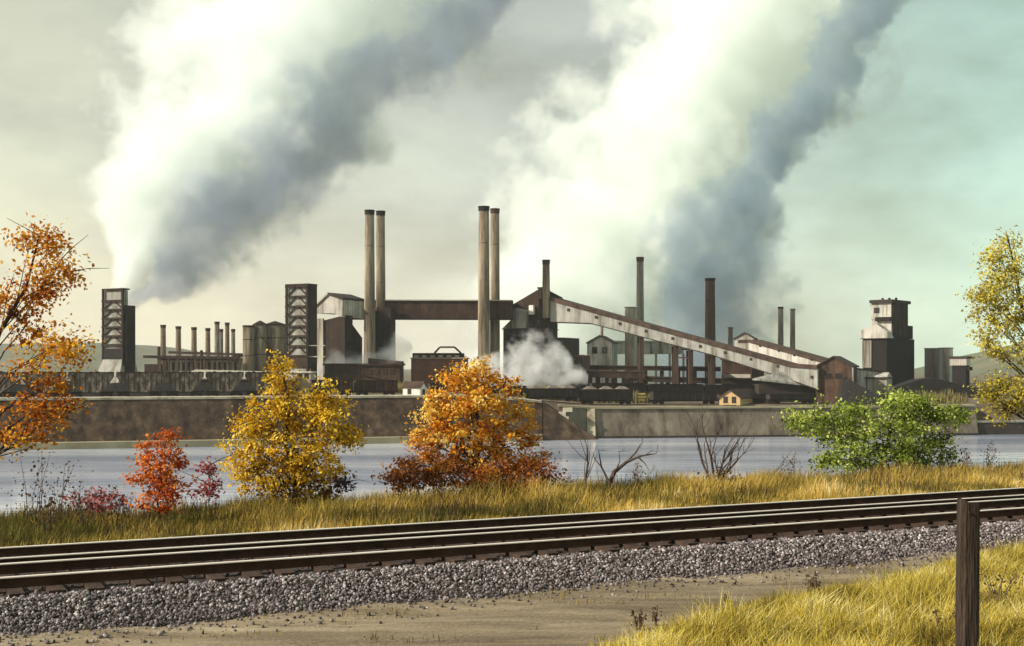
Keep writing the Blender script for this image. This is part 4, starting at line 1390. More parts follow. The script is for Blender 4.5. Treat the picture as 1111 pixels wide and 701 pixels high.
# ---- conveyor galleries
def gallery(name, label, top, bot, pxa, Da, pxb, Db, thick, wallm, roofm, roof_px, wins=(), group=None, win_px=3.2):
    """an enclosed conveyor bridge: outline from its top and bottom edge, real width behind it"""
    dep = lambda px: Da + (Db - Da) * (px - pxa) / (pxb - pxa)
    base = P(top[0][0], bot[0][1], dep(top[0][0]))
    root = tag(empty(name, base), label, 'conveyor', group)
    d = Vector((PX(pxb, Db) - PX(pxa, Da), Db - Da, 0)).normalized()
    nrm = Vector((-d.y, d.x, 0))
    if nrm.y < 0: nrm = -nrm
    q = lambda px, py, off=0.0: P(px, py, dep(px)) + nrm * off - base
    for (a, b) in zip(range(len(top) - 1), range(1, len(top))):
        pass
    xs = sorted(set([p[0] for p in top] + [p[0] for p in bot]))
    it = lambda arr, x: float(np.interp(x, [p[0] for p in arr], [p[1] for p in arr]))
    wallmb, roofmb, floormb = MB(), MB(), MB()
    for a, b in zip(xs, xs[1:]):
        sec = lambda x, t0, t1, o0_, o1_: [q(x, t0, o0_), q(x, t1, o0_), q(x, t1, o1_), q(x, t0, o1_)]
        wallmb.hull2(sec(a, it(top, a) + roof_px, it(bot, a), 0, thick), sec(b, it(top, b) + roof_px, it(bot, b), 0, thick))
        roofmb.hull2(sec(a, it(top, a), it(top, a) + roof_px - .05, -.45, thick + .45), sec(b, it(top, b), it(top, b) + roof_px - .05, -.45, thick + .45))
        floormb.hull2(sec(a, it(bot, a) + .05, it(bot, a) + 1.0, -.2, thick + .2), sec(b, it(bot, b) + .05, it(bot, b) + 1.0, -.2, thick + .2))
    wallmb.build('wall', wallm, root); roofmb.build('roof', roofm, root); floormb.build('floor_beam', M['darkrust'], root)
    for (wx, wy) in wins:
        h = win_px / 2
        f = MB().hull2([q(wx - h, wy - h, -.12), q(wx + h, wy - h + .6, -.12), q(wx + h, wy + h + .6, -.12), q(wx - h, wy + h, -.12)],
                       [q(wx - h, wy - h, .05), q(wx + h, wy - h + .6, .05), q(wx + h, wy + h + .6, .05), q(wx - h, wy + h, .05)]).build('window', M['roofdark'], root)
        h *= .72
        MB().hull2([q(wx - h, wy - h, -.17), q(wx + h, wy - h + .5, -.17), q(wx + h, wy + h + .5, -.17), q(wx - h, wy + h, -.17)],
                   [q(wx - h, wy - h, -.125), q(wx + h, wy - h + .5, -.125), q(wx + h, wy + h + .5, -.125), q(wx - h, wy + h, -.125)]).build('pane', M['glass'], f)
    return root, q, dep, base


gallery('conveyor_gallery', 'long level dark brown conveyor bridge between the two pairs of tall stacks', [(372, 325), (556, 325.5)], [(372, 345), (556, 345.5)], 372, 352, 556, 350, 6.5, M['rust'], M['roofpale'], 1.3, group='conveyor bridges')
wins = [(617, 336), (647, 344), (673, 351), (701, 359), (730, 367), (760, 375.5), (787, 382.5), (815, 389.5), (844, 397), (881, 409)]
r1, q, dep, base = gallery('inclined_conveyor', 'long sloping grey conveyor with a row of small windows, down to the brown house', [(597, 322.5), (700, 351), (858, 394.5), (887, 396.5)],
                     [(597, 349), (641, 350.5), (700, 366), (770, 384), (858, 412), (887, 422)], 597, 345, 887, 306, 5.5, M['greyiron'], M['brownstack'], 3.6, wins, group='conveyor bridges')
for px, w in ((696, 3.5), (734, 5), (750, 5), (774, 4)):
    D_ = dep(px); k = D_ / FPX
    yb = float(np.interp(px, [641, 700, 770, 858], [350.5, 366, 384, 412]))
    zg = yard_z(PX(px, D_), D_) - base.z
    for off in (.6, 4.4):
        c = P(px, yb + 1.1, D_) - base
        MB().box(c.x - w * k / 2, c.x + w * k / 2, c.y + off, c.y + off + 1, zg, c.z).build('bent', M['brownstack'], r1)
    if px == 734:
        for yy in (379, 388):
            c0, c1 = P(734, yy, D_) - base, P(750, yy, dep(750)) - base
            MB().bar(c0 + Vector((.3, .9, 0)), c1 + Vector((-.3, .9, 0)), .4).build('tie_beam', M['brownstack'], r1)
gallery('inclined_conveyor', 'shorter sloping pale conveyor behind the long one, ending at the brown house', [(812, 368.5), (852, 379.5), (897, 392)], [(812, 389), (852, 398), (897, 404)], 812, 352, 897, 325, 4.5,
        M['paleiron'], M['brownstack'], 2.4, [(825, 375), (845, 380), (862, 385), (881, 390)], group='conveyor bridges', win_px=2.6)
gallery('inclined_conveyor', 'short pale conveyor stub between the brown house and the big dark tower', [(920, 398), (966, 404)], [(920, 412), (945, 432), (966, 436)], 920, 312, 966, 318, 4, M['paleiron'], M['roofdark'], 1.5, group='conveyor bridges')

# ---- transfer house where the conveyors meet
s = Site('transfer_house', 'tall dark transfer house with pale gables where the two conveyors meet', 'industrial building', 580, 352, R(-28))
W, Dp = s.W(546), s.Dp(605)
s.wall(W, Dp, 0, s.z(357), M['darkrust'])
s.part(MB().box(-W - .3, .3, -.3, Dp + .3, s.z(357) + .02, s.z(356)), 'eaves', M['roofdark'])
wh = s.W(562); 
s.part(MB().box(-wh, .6, 1.5, Dp * .92, s.z(356) + .02, s.z(335)), 'head_wall', M['darkrust'])
s.part(MB().prism_xz([(-W * 1.02, s.z(336)), (-W * .75, s.z(329)), (.6, s.z(313.5)), (.6, s.z(335) + .02), (-wh, s.z(335) + .02), (-wh, s.z(345)), (-W * 1.02, s.z(345))], 1.4, Dp * .6), 'ridge_wall', M['rust'])
s.part(MB().prism_yz([(1.2, s.z(313.0)), (Dp * .95, s.z(322)), (Dp * .95, s.z(349)), (Dp * .6, s.z(349)), (Dp * .5, s.z(335)), (1.2, s.z(324))], .62, 1.5), 'gable_head', M['darkrust'])
s.part(MB().prism_yz([(1.0, s.z(312.8)), (Dp * .97, s.z(321.8)), (Dp * .97, s.z(320.3)), (1.0, s.z(311.4))], .3, 1.9), 'roof', M['roofdark'])
wl, wr = s.W(554), s.W(571)
s.part(MB().prism_xz([(-wl + 0.3, s.z(337)), (-wl + 2.0, s.z(333.5)), (-wr, s.z(336)), (-wr, s.z(356) + .03), (-s.W(546), s.z(356) + .03), (-wl + .3, s.z(347))], -.6, 1.3), 'lean_to', M['greyiron'])
s.part(MB().box(-s.W(572) + .3, -.6, .3, 1.35, s.z(341), s.z(331)), 'pale_panel', M['white'])
s.part(MB().box(.05, 6, Dp * .35, Dp * 1.15, 0, s.z(366)), 'annex', M['roofdark'])
s.part(MB().box(.05, 9, Dp * .55, Dp * 1.1, 0, s.z(385)), 'annex', M['darkrust'])
for f, y_ in ((.2, 365), (.5, 365), (.8, 365)):
    s.window(-W * f, s.z(y_), 1.5, 1.6, m='soot')

# ---- tall stacks
G2 = 'tall twin stacks'
stack('front stack of the left pair of tall stacks, broader at the foot', 401, 11, 228, 340, M['palestack'], M['soot'], .80, G2, flare=.12)
stack('rear stack of the left pair of tall stacks, partly behind its twin', 413, 10, 229, 352, M['palestack'], M['soot'], .82, G2, flare=.1)
stack('front stack of the right pair of tall stacks, beside the golden tree top', 525, 12, 224, 340, M['palestack'], M['soot'], .84, G2)
stack('rear stack of the right pair of tall stacks, partly behind its twin', 537, 10, 226.5, 356, M['palestack'], M['brownstack'], .86, G2)
stack('slim pale stack rising beside the transfer house gable', 592.5, 8, 282, 346, M['palestack'], M['brownstack'], .9, None, zb=PZ(345, 346))
stack('slim tall grey stack behind the upper part of the sloping conveyor', 694.5, 8, 279, 400, M['greystack'], M['brownstack'], .86, None)
stack('tall dark brown stack behind the middle of the sloping conveyor', 770.5, 11, 302, 395, M['brownstack'], M['soot'], .86, None, cap_h=3)
stack('left one of two slender stacks standing behind the lower conveyor end', 847, 6, 333, 430, M['greystack'], M['brownstack'], .86, 'slender stacks behind the lower conveyor', cap_h=2)
stack('right one of two slender stacks standing behind the lower conveyor end', 860, 5.5, 335, 430, M['greystack'], M['greystack'], .88, 'slender stacks behind the lower conveyor', cap_h=2)
stack('short thin stack left of the small gabled head house', 792.5, 5.5, 355, 440, M['greystack'], M['greystack'], .9, None, cap_h=2)
stack('faint distant pipe stack behind the small grey gabled building', 653, 3.4, 352, 480, M['greystack'], M['greystack'], .9, None, cap_h=1.5)

s = Site('base_block', 'dark square block at the foot of the left pair of tall stacks', 'industrial building', 408, 346, R(-10))
s.wall(s.W(406), s.Dp(412) if False else 5, 0, s.z(338), M['darkrust'])
W = 4.2
s.part(MB().box(.05, W, .2, 5.2, 0, s.z(333)), 'annex', M['darkrust'])
s.flat_roof(s.W(406), 5, s.z(338) + .003, M['roofdark'], .1, .3)

# ---- concrete pier under the conveyor, grey gabled building, others in the middle distance
s = Site('concrete_pier', 'broad grey concrete pillar under the upper part of the sloping conveyor', 'pillar', 687, 352, R(-20))
s.wall(s.W(678), s.Dp(691), 0, s.z(334), M['concrete']); s.flat_roof(s.W(678), s.Dp(691), s.z(334) + .003, M['greystack'], .15, .3, 'cap')
s = Site('grey_gabled_building', 'small grey building with a gabled front under the sloping conveyor', 'industrial building', 664, 380, R(-14))
W, Dp = s.W(637), s.Dp(670)
s.gable_front(W, Dp, 0, s.z(372), s.z(364.5), M['greyiron'], M['roofdark'])
for f in (.3, .7):
    s.window(-W * f, s.z(380), 1.4, 1.8)
s = Site('long_shed', 'long distant pale grey shed seen under the sloping conveyor', 'shed', 742, 450, R(-4))
s.wall(s.W(666), 9, s.z(384), s.z(371), M['greyiron'])
s.part(MB().box(-s.W(666) - .4, .4, -.4, 9.4, s.z(371) + .003, s.z(369.6)), 'roof', M['roofpale'])
for i in range(6):
    x = -s.W(666) * (i + .02) / 5.1
    s.part(MB().box(x - .4, x + .4, .3, 1.1, 0, s.z(384) - .003), 'column', M['greystack'])
s = Site('head_house', 'small pale gabled head house atop the shorter sloping conveyor', 'industrial building', 818, 356, R(-18))
W, Dp = s.W(797), s.Dp(821)
s.gable_front(W, Dp, 0, s.z(367.5), s.z(361.5), M['paleiron'], M['brownstack'])
s.part(MB().box(-W * .82, -W * .25, -.1, .03, s.z(372), s.z(368.5)), 'louvre', M['brownstack'])
s.part(MB().box(-W * .28, -W * .1, -.1, .03, s.z(382), s.z(372.3)), 'door', M['brownstack'])
s = Site('brown_shed', 'squat dark brown shed under the middle of the sloping conveyor', 'shed', 816, 344, R(-26))
W, Dp = s.W(783), s.Dp(829)
s.part(MB().prism_xz([(-W, 0), (0, 0), (0, s.z(397.5)), (-W, s.z(390))], 0, Dp), 'wall', M['rust'])
s.part(MB().prism_xz([(-W - .4, s.z(390)), (.4, s.z(397.7)), (.4, s.z(396.7)), (-W - .4, s.z(389))], -.4, Dp + .4), 'roof', M['roofdark'])
s.part(MB().box(-W * .95, -W * .05, -.12, .03, s.z(410), s.z(406)), 'louvre', M['roofpale'])
s = Site('low_shed', 'low dark shed roof left of the brown house, under the lower end of the conveyor', 'shed', 886, 309, R(0))
W = s.W(824)
s.part(MB().box(-W, 0, 1, 8, 0, s.z(417)), 'wall', M['roofdark'])
s.part(MB().add([(-W, 0, s.z(411)), (-W * .62, 2, s.z(403.5)), (-W * .35, 2, s.z(404)), (0, 0, s.z(418)), (0, 9, s.z(418)), (-W, 9, s.z(411)), (-W, 0, s.z(413)), (0, 0, s.z(420)), (0, 9, s.z(420)), (-W, 9, s.z(413))],
                [(0, 3, 7, 6), (0, 1, 2, 3), (1, 5, 4, 2), (0, 5, 1), (3, 2, 4), (3, 4, 8, 7), (4, 5, 9, 8), (5, 0, 6, 9), (6, 7, 8, 9)]), 'roof', M['greyiron'])

# ore trestle: long dark deck on posts behind the gondolas
for xl, xr, D_, yt, yb, lb, m_ in [(619, 700, 335, 402, 409, 'dark ore trestle in the steam, left half, behind the loaded gondola cars', 'darkrust'), (690, 905, 330, 409, 414, 'long dark sloping trestle deck behind the black gondola cars', 'roofdark'),
                                   (622, 782, 345, 397, 401, 'upper dark trestle deck passing below the grey concrete pillar', 'darkrust')]:
    a, b = P(xl, yt, D_ + 3), P(xr, yt + (6 if xl == 690 else 2), D_ - 3)
    zg = yard_z(a.x, D_)
    root = tag(empty('ore_trestle', (a.x, a.y, zg)), lb, 'trestle', 'ore trestles')
    o_ = root.location.copy()
    th = (yb - yt) * D_ / FPX
    n_ = 9
    MB().hull2([a - o_ + Vector(v) for v in ((0, 0, 0), (0, 4, 0), (0, 4, -th), (0, 0, -th))], [b - o_ + Vector(v) for v in ((0, 0, 0), (0, 4, 0), (0, 4, -th), (0, 0, -th))]).build('deck', M[m_], root)
    MB().hull2([a - o_ + Vector(v) for v in ((0, -.3, .3), (0, 4.3, .3), (0, 4.3, .02), (0, -.3, .02))], [b - o_ + Vector(v) for v in ((0, -.3, .3), (0, 4.3, .3), (0, 4.3, .02), (0, -.3, .02))]).build('walkway', M['brownstack'], root)
    for i in range(n_):
        c = a.lerp(b, (i + .5) / n_) - o_
        for dy in (.5, 3.2):
            MB().box(c.x - .35, c.x + .35, c.y + dy, c.y + dy + .5, -.1, c.z - th - .01).build('post', M['darkrust'], root)

# crane-like frame and cabin near the steam
s = Site('crane_cabin', 'dark crane cabin with a square frame, right of the drifting steam', 'crane', 640, 345, R(-5))
s.wall(s.W(633), 3, 0, s.z(386), M['darkrust'])
for x in (620.5, 633):
    w_ = s.W(x)
    s.part(MB().box(-w_ - .3, -w_ + .3, .3, .9, 0, s.z(385)), 'leg', M['brownstack'])
s.part(MB().box(-s.W(620.5) - .31, -s.W(633), .25, .95, s.z(387), s.z(385) + .003), 'beam', M['brownstack'])
s = Site('roller_shed', 'rust red low building with an arched frame on its roof, left of the golden tree', 'shed', 505, 345, R(-3))
W = s.W(446)
s.wall(W, 9, 0, s.z(389), M['roofred'])
s.part(MB().box(-W * 1.02, .4, -.5, 9.5, s.z(389) + .003, s.z(388)), 'eaves', M['roofpale'])
s.part(MB().box(-W * .98, -1, .6, 8, s.z(388) + .003, s.z(383)), 'clerestory', M['darkrust'])
for i in range(6):
    s.part(MB().box(-W * .95 + i * 2.3, -W * .95 + i * 2.3 + 1.2, .45, .62, s.z(387.5), s.z(385.5)), 'window', M['roofpale'])
A_ = [(-s.W(470), s.z(383)), (-s.W(476), s.z(376.5)), (-s.W(492), s.z(376.5)), (-s.W(499), s.z(383))]
for (x0_, z0_), (x1_, z1_) in zip(A_, A_[1:]):
    s.part(MB().bar((x0_, 3, z0_), (x1_, 3, z1_), .5), 'arch_bar', M['brownstack'])
s = Site('rust_shed', 'low rusty shed with a flat roof between the left tall stacks and the white hut', 'shed', 434, 325, R(-3))
W = s.W(352)
s.wall(W, 7, 0, s.z(396.5), M['slag']); s.flat_roof(W, 7, s.z(396.5) + .003, M['rust'], .4, .5)
s.part(MB().prism_xz([(-s.W(398), s.z(395)), (-s.W(398), s.z(388.5)), (.2, s.z(392)), (.2, s.z(395))], 2, 6), 'monitor', M['brownstack'])
for i in range(9):
    s.part(MB().box(-W * .93 + i * W * .1, -W * .93 + i * W * .1 + 1.1, -.1, .03, s.z(406), s.z(400)), 'window', M['roofdark'])
s = Site('white_block', 'small whitewashed block with three dark windows at the foot of the lattice tower', 'small building', 337, 304, R(-8))
W = s.W(314)
s.wall(W, 4, 0, s.z(404.5), M['coping']); s.flat_roof(W, 4, s.z(404.5) + .003, M['white'], .3, .35)
for f in (.2, .5, .8):
    s.window(-W * f, s.z(408), .8, .9)

# ---- white hut on the river wall, tan hut to the right
s = Site('white_hut', 'small whitewashed hut with a dark roof on the river wall, by the golden tree', 'hut', 456, wallD(456) + 2.6, R(-26))
W, Dp = s.W(437), s.Dp(463)
s.gable_side(W, Dp, 0, s.z(420.5), s.z(415), M['white'], M['brownstack'], .25, .25)
s.window(-W * .62, s.z(425), .7, 1.0)
f = s.part(MB().box(-.02, .08, Dp * .32, Dp * .68, s.z(429.5), s.z(422.5)), 'door', M['roofdark'])
MB().box(.082, .10, Dp * .37, Dp * .63, s.z(426), s.z(423)).build('pane', M['glass'], f)
s = Site('tan_hut', 'small tan boarded hut with two windows and a dark roof, right of the black gondolas', 'hut', 803, wallD(803) + 2.2, R(-24))
W, Dp = s.W(780.5), s.Dp(829)
s.gable_front(W, Dp, 0, s.z(432), s.z(424), M['tan'], M['brownstack'], .35, .3)
for x in (.3, .7):
    s.window(-W * x, s.z(434), .8, 1.3, frame='brownstack')
s.part(MB().box(-W * .8, -W * .2, -.1, .02, s.z(443), s.z(439.5)), 'hatch', M['roofdark'])

# ---- brown house at the conveyor foot, big tower, right hand group
s = Site('brown_house', 'tall brown brick house with a gable at the foot of the sloping conveyors', 'industrial building', 923, 304, R(-24))
W, Dp = s.W(886), s.Dp(930)
s.gable_front(W, Dp, 0, s.z(397.5), s.z(387.5), M['brick'], M['roofdark'], .5, .35)
for x in (.35, .65):
    s.window(-W * x, s.z(408), 1.5, 1.2, m='soot')
s.part(MB().box(-W * .95, -W * .12, -.1, .03, s.z(410.6), s.z(409.6)), 'string_course', M['darkrust'])
s.part(MB().box(.02, .5, .3, 1.4, 0, s.z(398)), 'pilaster', M['paleiron'])
s = Site('ore_bridge_tower', 'huge dark stepped tower with a pale top house, right of the brown house', 'tower', 962, 335, R(-40))
W, Dp = s.W(936), s.Dp(992)
s.wall(W, Dp, 0, s.z(367), M['soot'])
s.part(MB().box(-W - .02, -W * .62, -.3, .1, s.z(399), s.z(369)), 'sunlit_strip', M['greystack'])  # sunlit left strip of the dark front, put in as a paler colour
s.part(MB().prism_xz([(-W - .4, s.z(366.8)), (.3, s.z(366.8)), (.3, s.z(360)), (-W * .4, s.z(351.5)), (-W - .4, s.z(358))], -.4, Dp * .45), 'gable_wall', M['paleiron'])
s.part(MB().prism_xz([(-W * .3, s.z(366.8)), (.35, s.z(366.8)), (.35, s.z(352)), (-W * .3, s.z(352))], Dp * .2, Dp * .9), 'upper_wall', M['soot'])
w2l = s.W(941)
s.part(MB().box(-w2l, .1, Dp * .15, Dp * .72, s.z(360), s.z(346)), 'top_wall', M['paleiron'])
s.part(MB().box(.12, .5, Dp * .16, Dp * .7, s.z(364), s.z(326)), 'top_side', M['darkrust'])  # right side of the pale top house, its shade put into the colour
s.part(MB().box(-w2l * 1.02, .1, Dp * .14, Dp * .74, s.z(346) + .02, s.z(328)), 'top_house', M['paleiron'])
s.part(MB().box(-w2l * .75, .2, Dp * .10, Dp * .14 - .01, s.z(348), s.z(343.5)), 'canopy', M['soot'])
s.part(MB().box(-w2l * 1.05, .7, Dp * .10, Dp * .78, s.z(328) + .02, s.z(324.5)), 'roof', M['roofdark'])
s.part(MB().box(-w2l * 1.3, -w2l * 1.0, Dp * .3, Dp * .36, s.z(330.5), s.z(329)), 'jib', M['soot'])
for f in (.8, .45, .1):
    s.part(MB().tube([(-w2l * f, Dp * .4, s.z(324.5)), (-w2l * f, Dp * .4, s.z(321.5))], [.35, .35], 8), 'vent', M['soot'])
f = s.window(-w2l * .72, s.z(336), 1.3, 1.3, y0=Dp * .14)
for x_ in (.4, .2):
    s.part(MB().box(-w2l * x_ - .06, -w2l * x_ + .06, Dp * .14 - .08, Dp * .14 - .003, s.z(342), s.z(330)), 'batten', M['greystack'])
s.part(MB().box(-W - .5, .4, -.6, Dp * .3, s.z(367.6), s.z(366.8) - .003), 'gutter', M['roofdark'])

s = Site('pale_building', 'pale stained low building in front of the huge dark tower', 'small building', 962, 312, R(-26))
W, Dp = s.W(941), s.Dp(968)
s.wall(W, Dp, 0, s.z(411), M['concrete']); s.flat_roof(W, Dp, s.z(411) + .003, M['roofdark'], .4, .4)
s.part(MB().prism_yz([(0, s.z(409.6)), (Dp, s.z(409.6)), (Dp * .5, s.z(404))], -W, 0), 'roof_hood', M['paleiron'])
s = Site('coal_pile', 'long low dark bank added behind the hopper cars to darken their gaps', 'coal heap', 300, 284, WYAW, zb=-3.1)  # made-up heap that darkens the see-through gaps between the cars
Wc = 112
top_ = [(x_, 3.2 + 1.0 * mnoise.noise(Vector((x_ * .12, 0, 4)))) for x_ in np.linspace(-Wc, 0, 30)]
mbc = MB()
for (xa, za_), (xb, zb_) in zip(top_, top_[1:]):
    mbc.hull2([(xa, 0, 0), (xa, 2.2, za_), (xa, 4, za_ * .9), (xa, 6.5, 0)], [(xb, 0, 0), (xb, 2.2, zb_), (xb, 4, zb_ * .9), (xb, 6.5, 0)])
s.part(mbc, 'heap', M['coal'])
s = Site('coal_pile', 'black coal heap sloping down right of the brown house', 'coal heap', 955, 302, R(0), zb=-6)
s.part(MB().add([(-11, -5, 0), (3, -5, 0), (4, 6, 0), (-10, 6, 0), (-9, 1.2, s.z(412)), (-7.5, 1.2, s.z(411)), (-7.5, 2.2, s.z(411)), (-9, 2.2, s.z(412))],
                [(3, 2, 1, 0), (4, 5, 6, 7), (0, 1, 5, 4), (1, 2, 6, 5), (2, 3, 7, 6), (3, 0, 4, 7)]), 'heap', M['coal'])
s = Site('coal_pile', 'long black coal heap at the foot of the huge tower and the grey bins', 'coal heap', 1020, 330, R(0), zb=-6)
prof_ = [(-22, 0), (-14, s.z(423)), (-6, s.z(412)), (-2, s.z(410)), (4, s.z(416)), (9, s.z(420)), (14, s.z(424)), (22, s.z(440)), (28, 0)]
s.part(MB().hull2([(x, -4 - (0 if z_ == 0 else -3), z_) for x, z_ in prof_], [(x, 6, z_) for x, z_ in prof_]), 'heap', M['coal'])
for pxc, xl, xr, yt, D_, m_, lb in [(1018.5, 1003, 1024, 378.5, 345, 'greystack', 'grey bin with a flat top, left of the pair beyond the huge tower'), (1030, 1018, 1034, 378, 352, 'paleiron', 'pale bin with a flat top, right of the pair beyond the huge tower')]:
    s = Site('storage_bin', lb, 'storage bin', pxc, D_, R(-38), group='storage bins')
    s.wall(s.W(xl), s.Dp(xr), 0, s.z(yt), M[m_]); s.flat_roof(s.W(xl), s.Dp(xr), s.z(yt) + .003, M['greystack'], .12, .25)
s = Site('loading_tower', 'small dark tower with a pale cap house, right of the pale bin', 'tower', 1048, 332, R(-42))
W, Dp = s.W(1031), s.Dp(1052)
s.wall(W * .88, Dp, 0, s.z(396.5), M['soot'])
s.part(MB().box(-W, .25, -.3, Dp, s.z(396.5) + .003, s.z(389)), 'cap_house', M['paleiron'])
s.part(MB().box(-W - .2, .5, -.5, Dp + .3, s.z(389) + .003, s.z(386.5)), 'roof', M['roofdark'])
s.part(MB().box(.05, 1.0, .2, Dp * .8, s.z(402), s.z(398)), 'balcony', M['soot'])

# scrubby growth along the yard
N = 9000
pxs_ = np.concatenate([RNG.uniform(560, 705, 5200), RNG.uniform(395, 440, 1300), RNG.uniform(340, 400, 900), RNG.uniform(860, 1050, 1600)])
pts = []
for p in pxs_:
    D_ = RNG.uniform(306, 326)
    x = PX(p, D_)
    pts.append((x, D_, yard_z(x, D_) - .1))
pts = np.array(pts)
cl = np.array([mnoise.noise(Vector((x * .12, y * .12, 5))) for x, y, _ in pts])
pts = pts[cl > -.25]; cl = cl[cl > -.25]
blades('yard_weeds', pts, (1.9 + 2.2 * cl) * RNG.uniform(.5, 1.3, len(pts)), RNG.uniform(.15, .4, len(pts)), np.clip(.5 + cl + RNG.normal(0, .2, len(pts)), 0, 1), M['brush'], 'olive scrub growing along the yard behind the railway cars', cat='scrub')

# ------------------------------------------------------------------ smoke and steam (real volumes)
def curve_node(nt, pts, lo, hi):
    n = nt.nodes.new('ShaderNodeFloatCurve')
    c = n.mapping.curves[0]
    while len(c.points) < len(pts):
        c.points.new(.5, .5)
    for q_, (x, y) in zip(c.points, pts):
        q_.location = (x, (y - lo) / (hi - lo))
        q_.handle_type = 'AUTO_CLAMPED'
    n.mapping.update()
    return n


def plume(name, label, axis, depth, color, dens, nscale, warp, cat, erode=.5, soft=.55, seed=0.0, absorb=None, fade_end=True):
    """axis = [(px, py, radius px)], from the mouth upwards; depth = (start, end). Object Z runs along the straight chord; offsets and radii come from curves."""
    D0, D1 = depth
    n = len(axis)
    wp = []
    cum = [0.0]
    for i, (x, y, r) in enumerate(axis):
        if i: cum.append(cum[-1] + math.hypot(x - axis[i - 1][0], y - axis[i - 1][1]))
    for i, (x, y, r) in enumerate(axis):
        D_ = D0 + (D1 - D0) * cum[i] / cum[-1]
        wp.append((P(x, y, D_), r * D_ / FPX))
    o_ = wp[0][0]
    zax = (wp[-1][0] - o_).normalized()
    yax = Vector((0, 1, 0)); yax = (yax - zax * yax.dot(zax)).normalized()
    xax = yax.cross(zax)
    mtx = Matrix((xax, yax, zax)).transposed()
    Lz = (wp[-1][0] - o_).length
    loc = [((p - o_).dot(xax), (p - o_).dot(yax), (p - o_).dot(zax), r) for p, r in wp]
    # hull: lumpy tube a little wider than the smoke
    mb = MB()
    zz_ = np.linspace(-.02, 1.0, 22)
    zl = [q_[2] / Lz for q_ in loc]
    pts_ = [(float(np.interp(z, zl, [q_[0] for q_ in loc])), float(np.interp(z, zl, [q_[1] for q_ in loc])), z * Lz) for z in zz_]
    rr = [float(np.interp(z, zl, [q_[3] for q_ in loc])) for z in zz_]
    NS = 20
    vs, fs = [], []
    for i, (p, r) in enumerate(zip(pts_, rr)):
        for k in range(NS):
            a = 2 * math.pi * k / NS
            rad_ = r * 1.4
            vs.append((p[0] + rad_ * math.cos(a), p[1] + rad_ * math.sin(a), p[2]))
    for i in range(len(pts_) - 1):
        for k in range(NS):
            k2 = (k + 1) % NS
            fs.append((i * NS + k, i * NS + k2, (i + 1) * NS + k2, (i + 1) * NS + k))
    fs.append(tuple(range(NS))); fs.append(tuple(range(len(vs) - 1, len(vs) - NS - 1, -1)))
    mb.add(vs, fs)
    m, nt, out = new_mat(name + '_volume')
    tc = nt.nodes.new('ShaderNodeTexCoord')

    def noise_(scale, det, rough, off):
        mp = nt.nodes.new('ShaderNodeMapping'); mp.inputs['Location'].default_value = (off, off * 1.7, off * .3)
        L(nt, tc.outputs['Object'], mp.inputs['Vector'])
        nz = nt.nodes.new('ShaderNodeTexNoise'); nz.inputs['Scale'].default_value = scale; nz.inputs['Detail'].default_value = det; nz.inputs['Roughness'].default_value = rough
        L(nt, mp.outputs['Vector'], nz.inputs['Vector'])
        return nz

    def math_(op, a, b=None, c=None, clamp=False):
        nd = nt.nodes.new('ShaderNodeMath'); nd.operation = op; nd.use_clamp = clamp
        for i, v in enumerate((a, b, c)):
            if v is None: continue
            if isinstance(v, (int, float)): nd.inputs[i].default_value = v
            else: L(nt, v, nd.inputs[i])
        return nd.outputs[0]
    wn = noise_(nscale * .45, 2, .5, 3.1 + seed)
    vs_ = nt.nodes.new('ShaderNodeVectorMath'); vs_.operation = 'SUBTRACT'; vs_.inputs[1].default_value = (.5, .5, .5)
    L(nt, wn.outputs['Color'], vs_.inputs[0])
    sep = nt.nodes.new('ShaderNodeSeparateXYZ'); L(nt, tc.outputs['Object'], sep.inputs[0])
    zn = math_('DIVIDE', sep.outputs['Z'], Lz)
    rmax = max(q_[3] for q_ in loc)
    rc = curve_node(nt, [(max(0, min(1, z)), q_[3]) for z, q_ in zip(zl, loc)], 0, rmax)
    L(nt, zn, rc.inputs['Value'])
    rad = math_('MULTIPLY', rc.outputs[0], rmax)
    lo, hi = min(q_[0] for q_ in loc) - 1, max(q_[0] for q_ in loc) + 1
    xc = curve_node(nt, [(max(0, min(1, z)), q_[0]) for z, q_ in zip(zl, loc)], lo, hi)
    L(nt, zn, xc.inputs['Value'])
    xo = math_('MULTIPLY_ADD', xc.outputs[0], hi - lo, lo)
    wx = nt.nodes.new('ShaderNodeSeparateXYZ'); L(nt, vs_.outputs[0], wx.inputs[0])
    wr = math_('MULTIPLY', rad, warp)
    dx = math_('SUBTRACT', sep.outputs['X'], xo)
    dx = math_('ADD', dx, math_('MULTIPLY', wx.outputs['X'], wr))
    dy = math_('ADD', sep.outputs['Y'], math_('MULTIPLY', wx.outputs['Y'], wr))
    r2 = math_('SQRT', math_('ADD', math_('MULTIPLY', dx, dx), math_('MULTIPLY', dy, dy)))
    rn = math_('DIVIDE', r2, rad)
    fb = noise_(nscale, 6, .62, 11.7 + seed)
    e = math_('MULTIPLY_ADD', fb.outputs['Fac'], erode * 2, -erode)
    rn = math_('ADD', rn, e)
    mr = nt.nodes.new('ShaderNodeMapRange'); mr.interpolation_type = 'SMOOTHSTEP'
    mr.inputs['From Min'].default_value = .82; mr.inputs['From Max'].default_value = .82 - soft
    L(nt, rn, mr.inputs['Value'])
    d = math_('MULTIPLY', mr.outputs[0], dens)
    # thinner as it spreads
    thin = math_('DIVIDE', sum(q_[3] for q_ in loc) / len(loc), rad)
    d = math_('MULTIPLY', d, math_('MINIMUM', thin, 3.0))
    pv = nt.nodes.new('ShaderNodeVolumePrincipled')
    pv.inputs['Color'].default_value = (*color, 1)
    pv.inputs['Anisotropy'].default_value = .0
    if absorb: pv.inputs['Absorption Color'].default_value = (*absorb, 1)
    L(nt, d, pv.inputs['Density'])
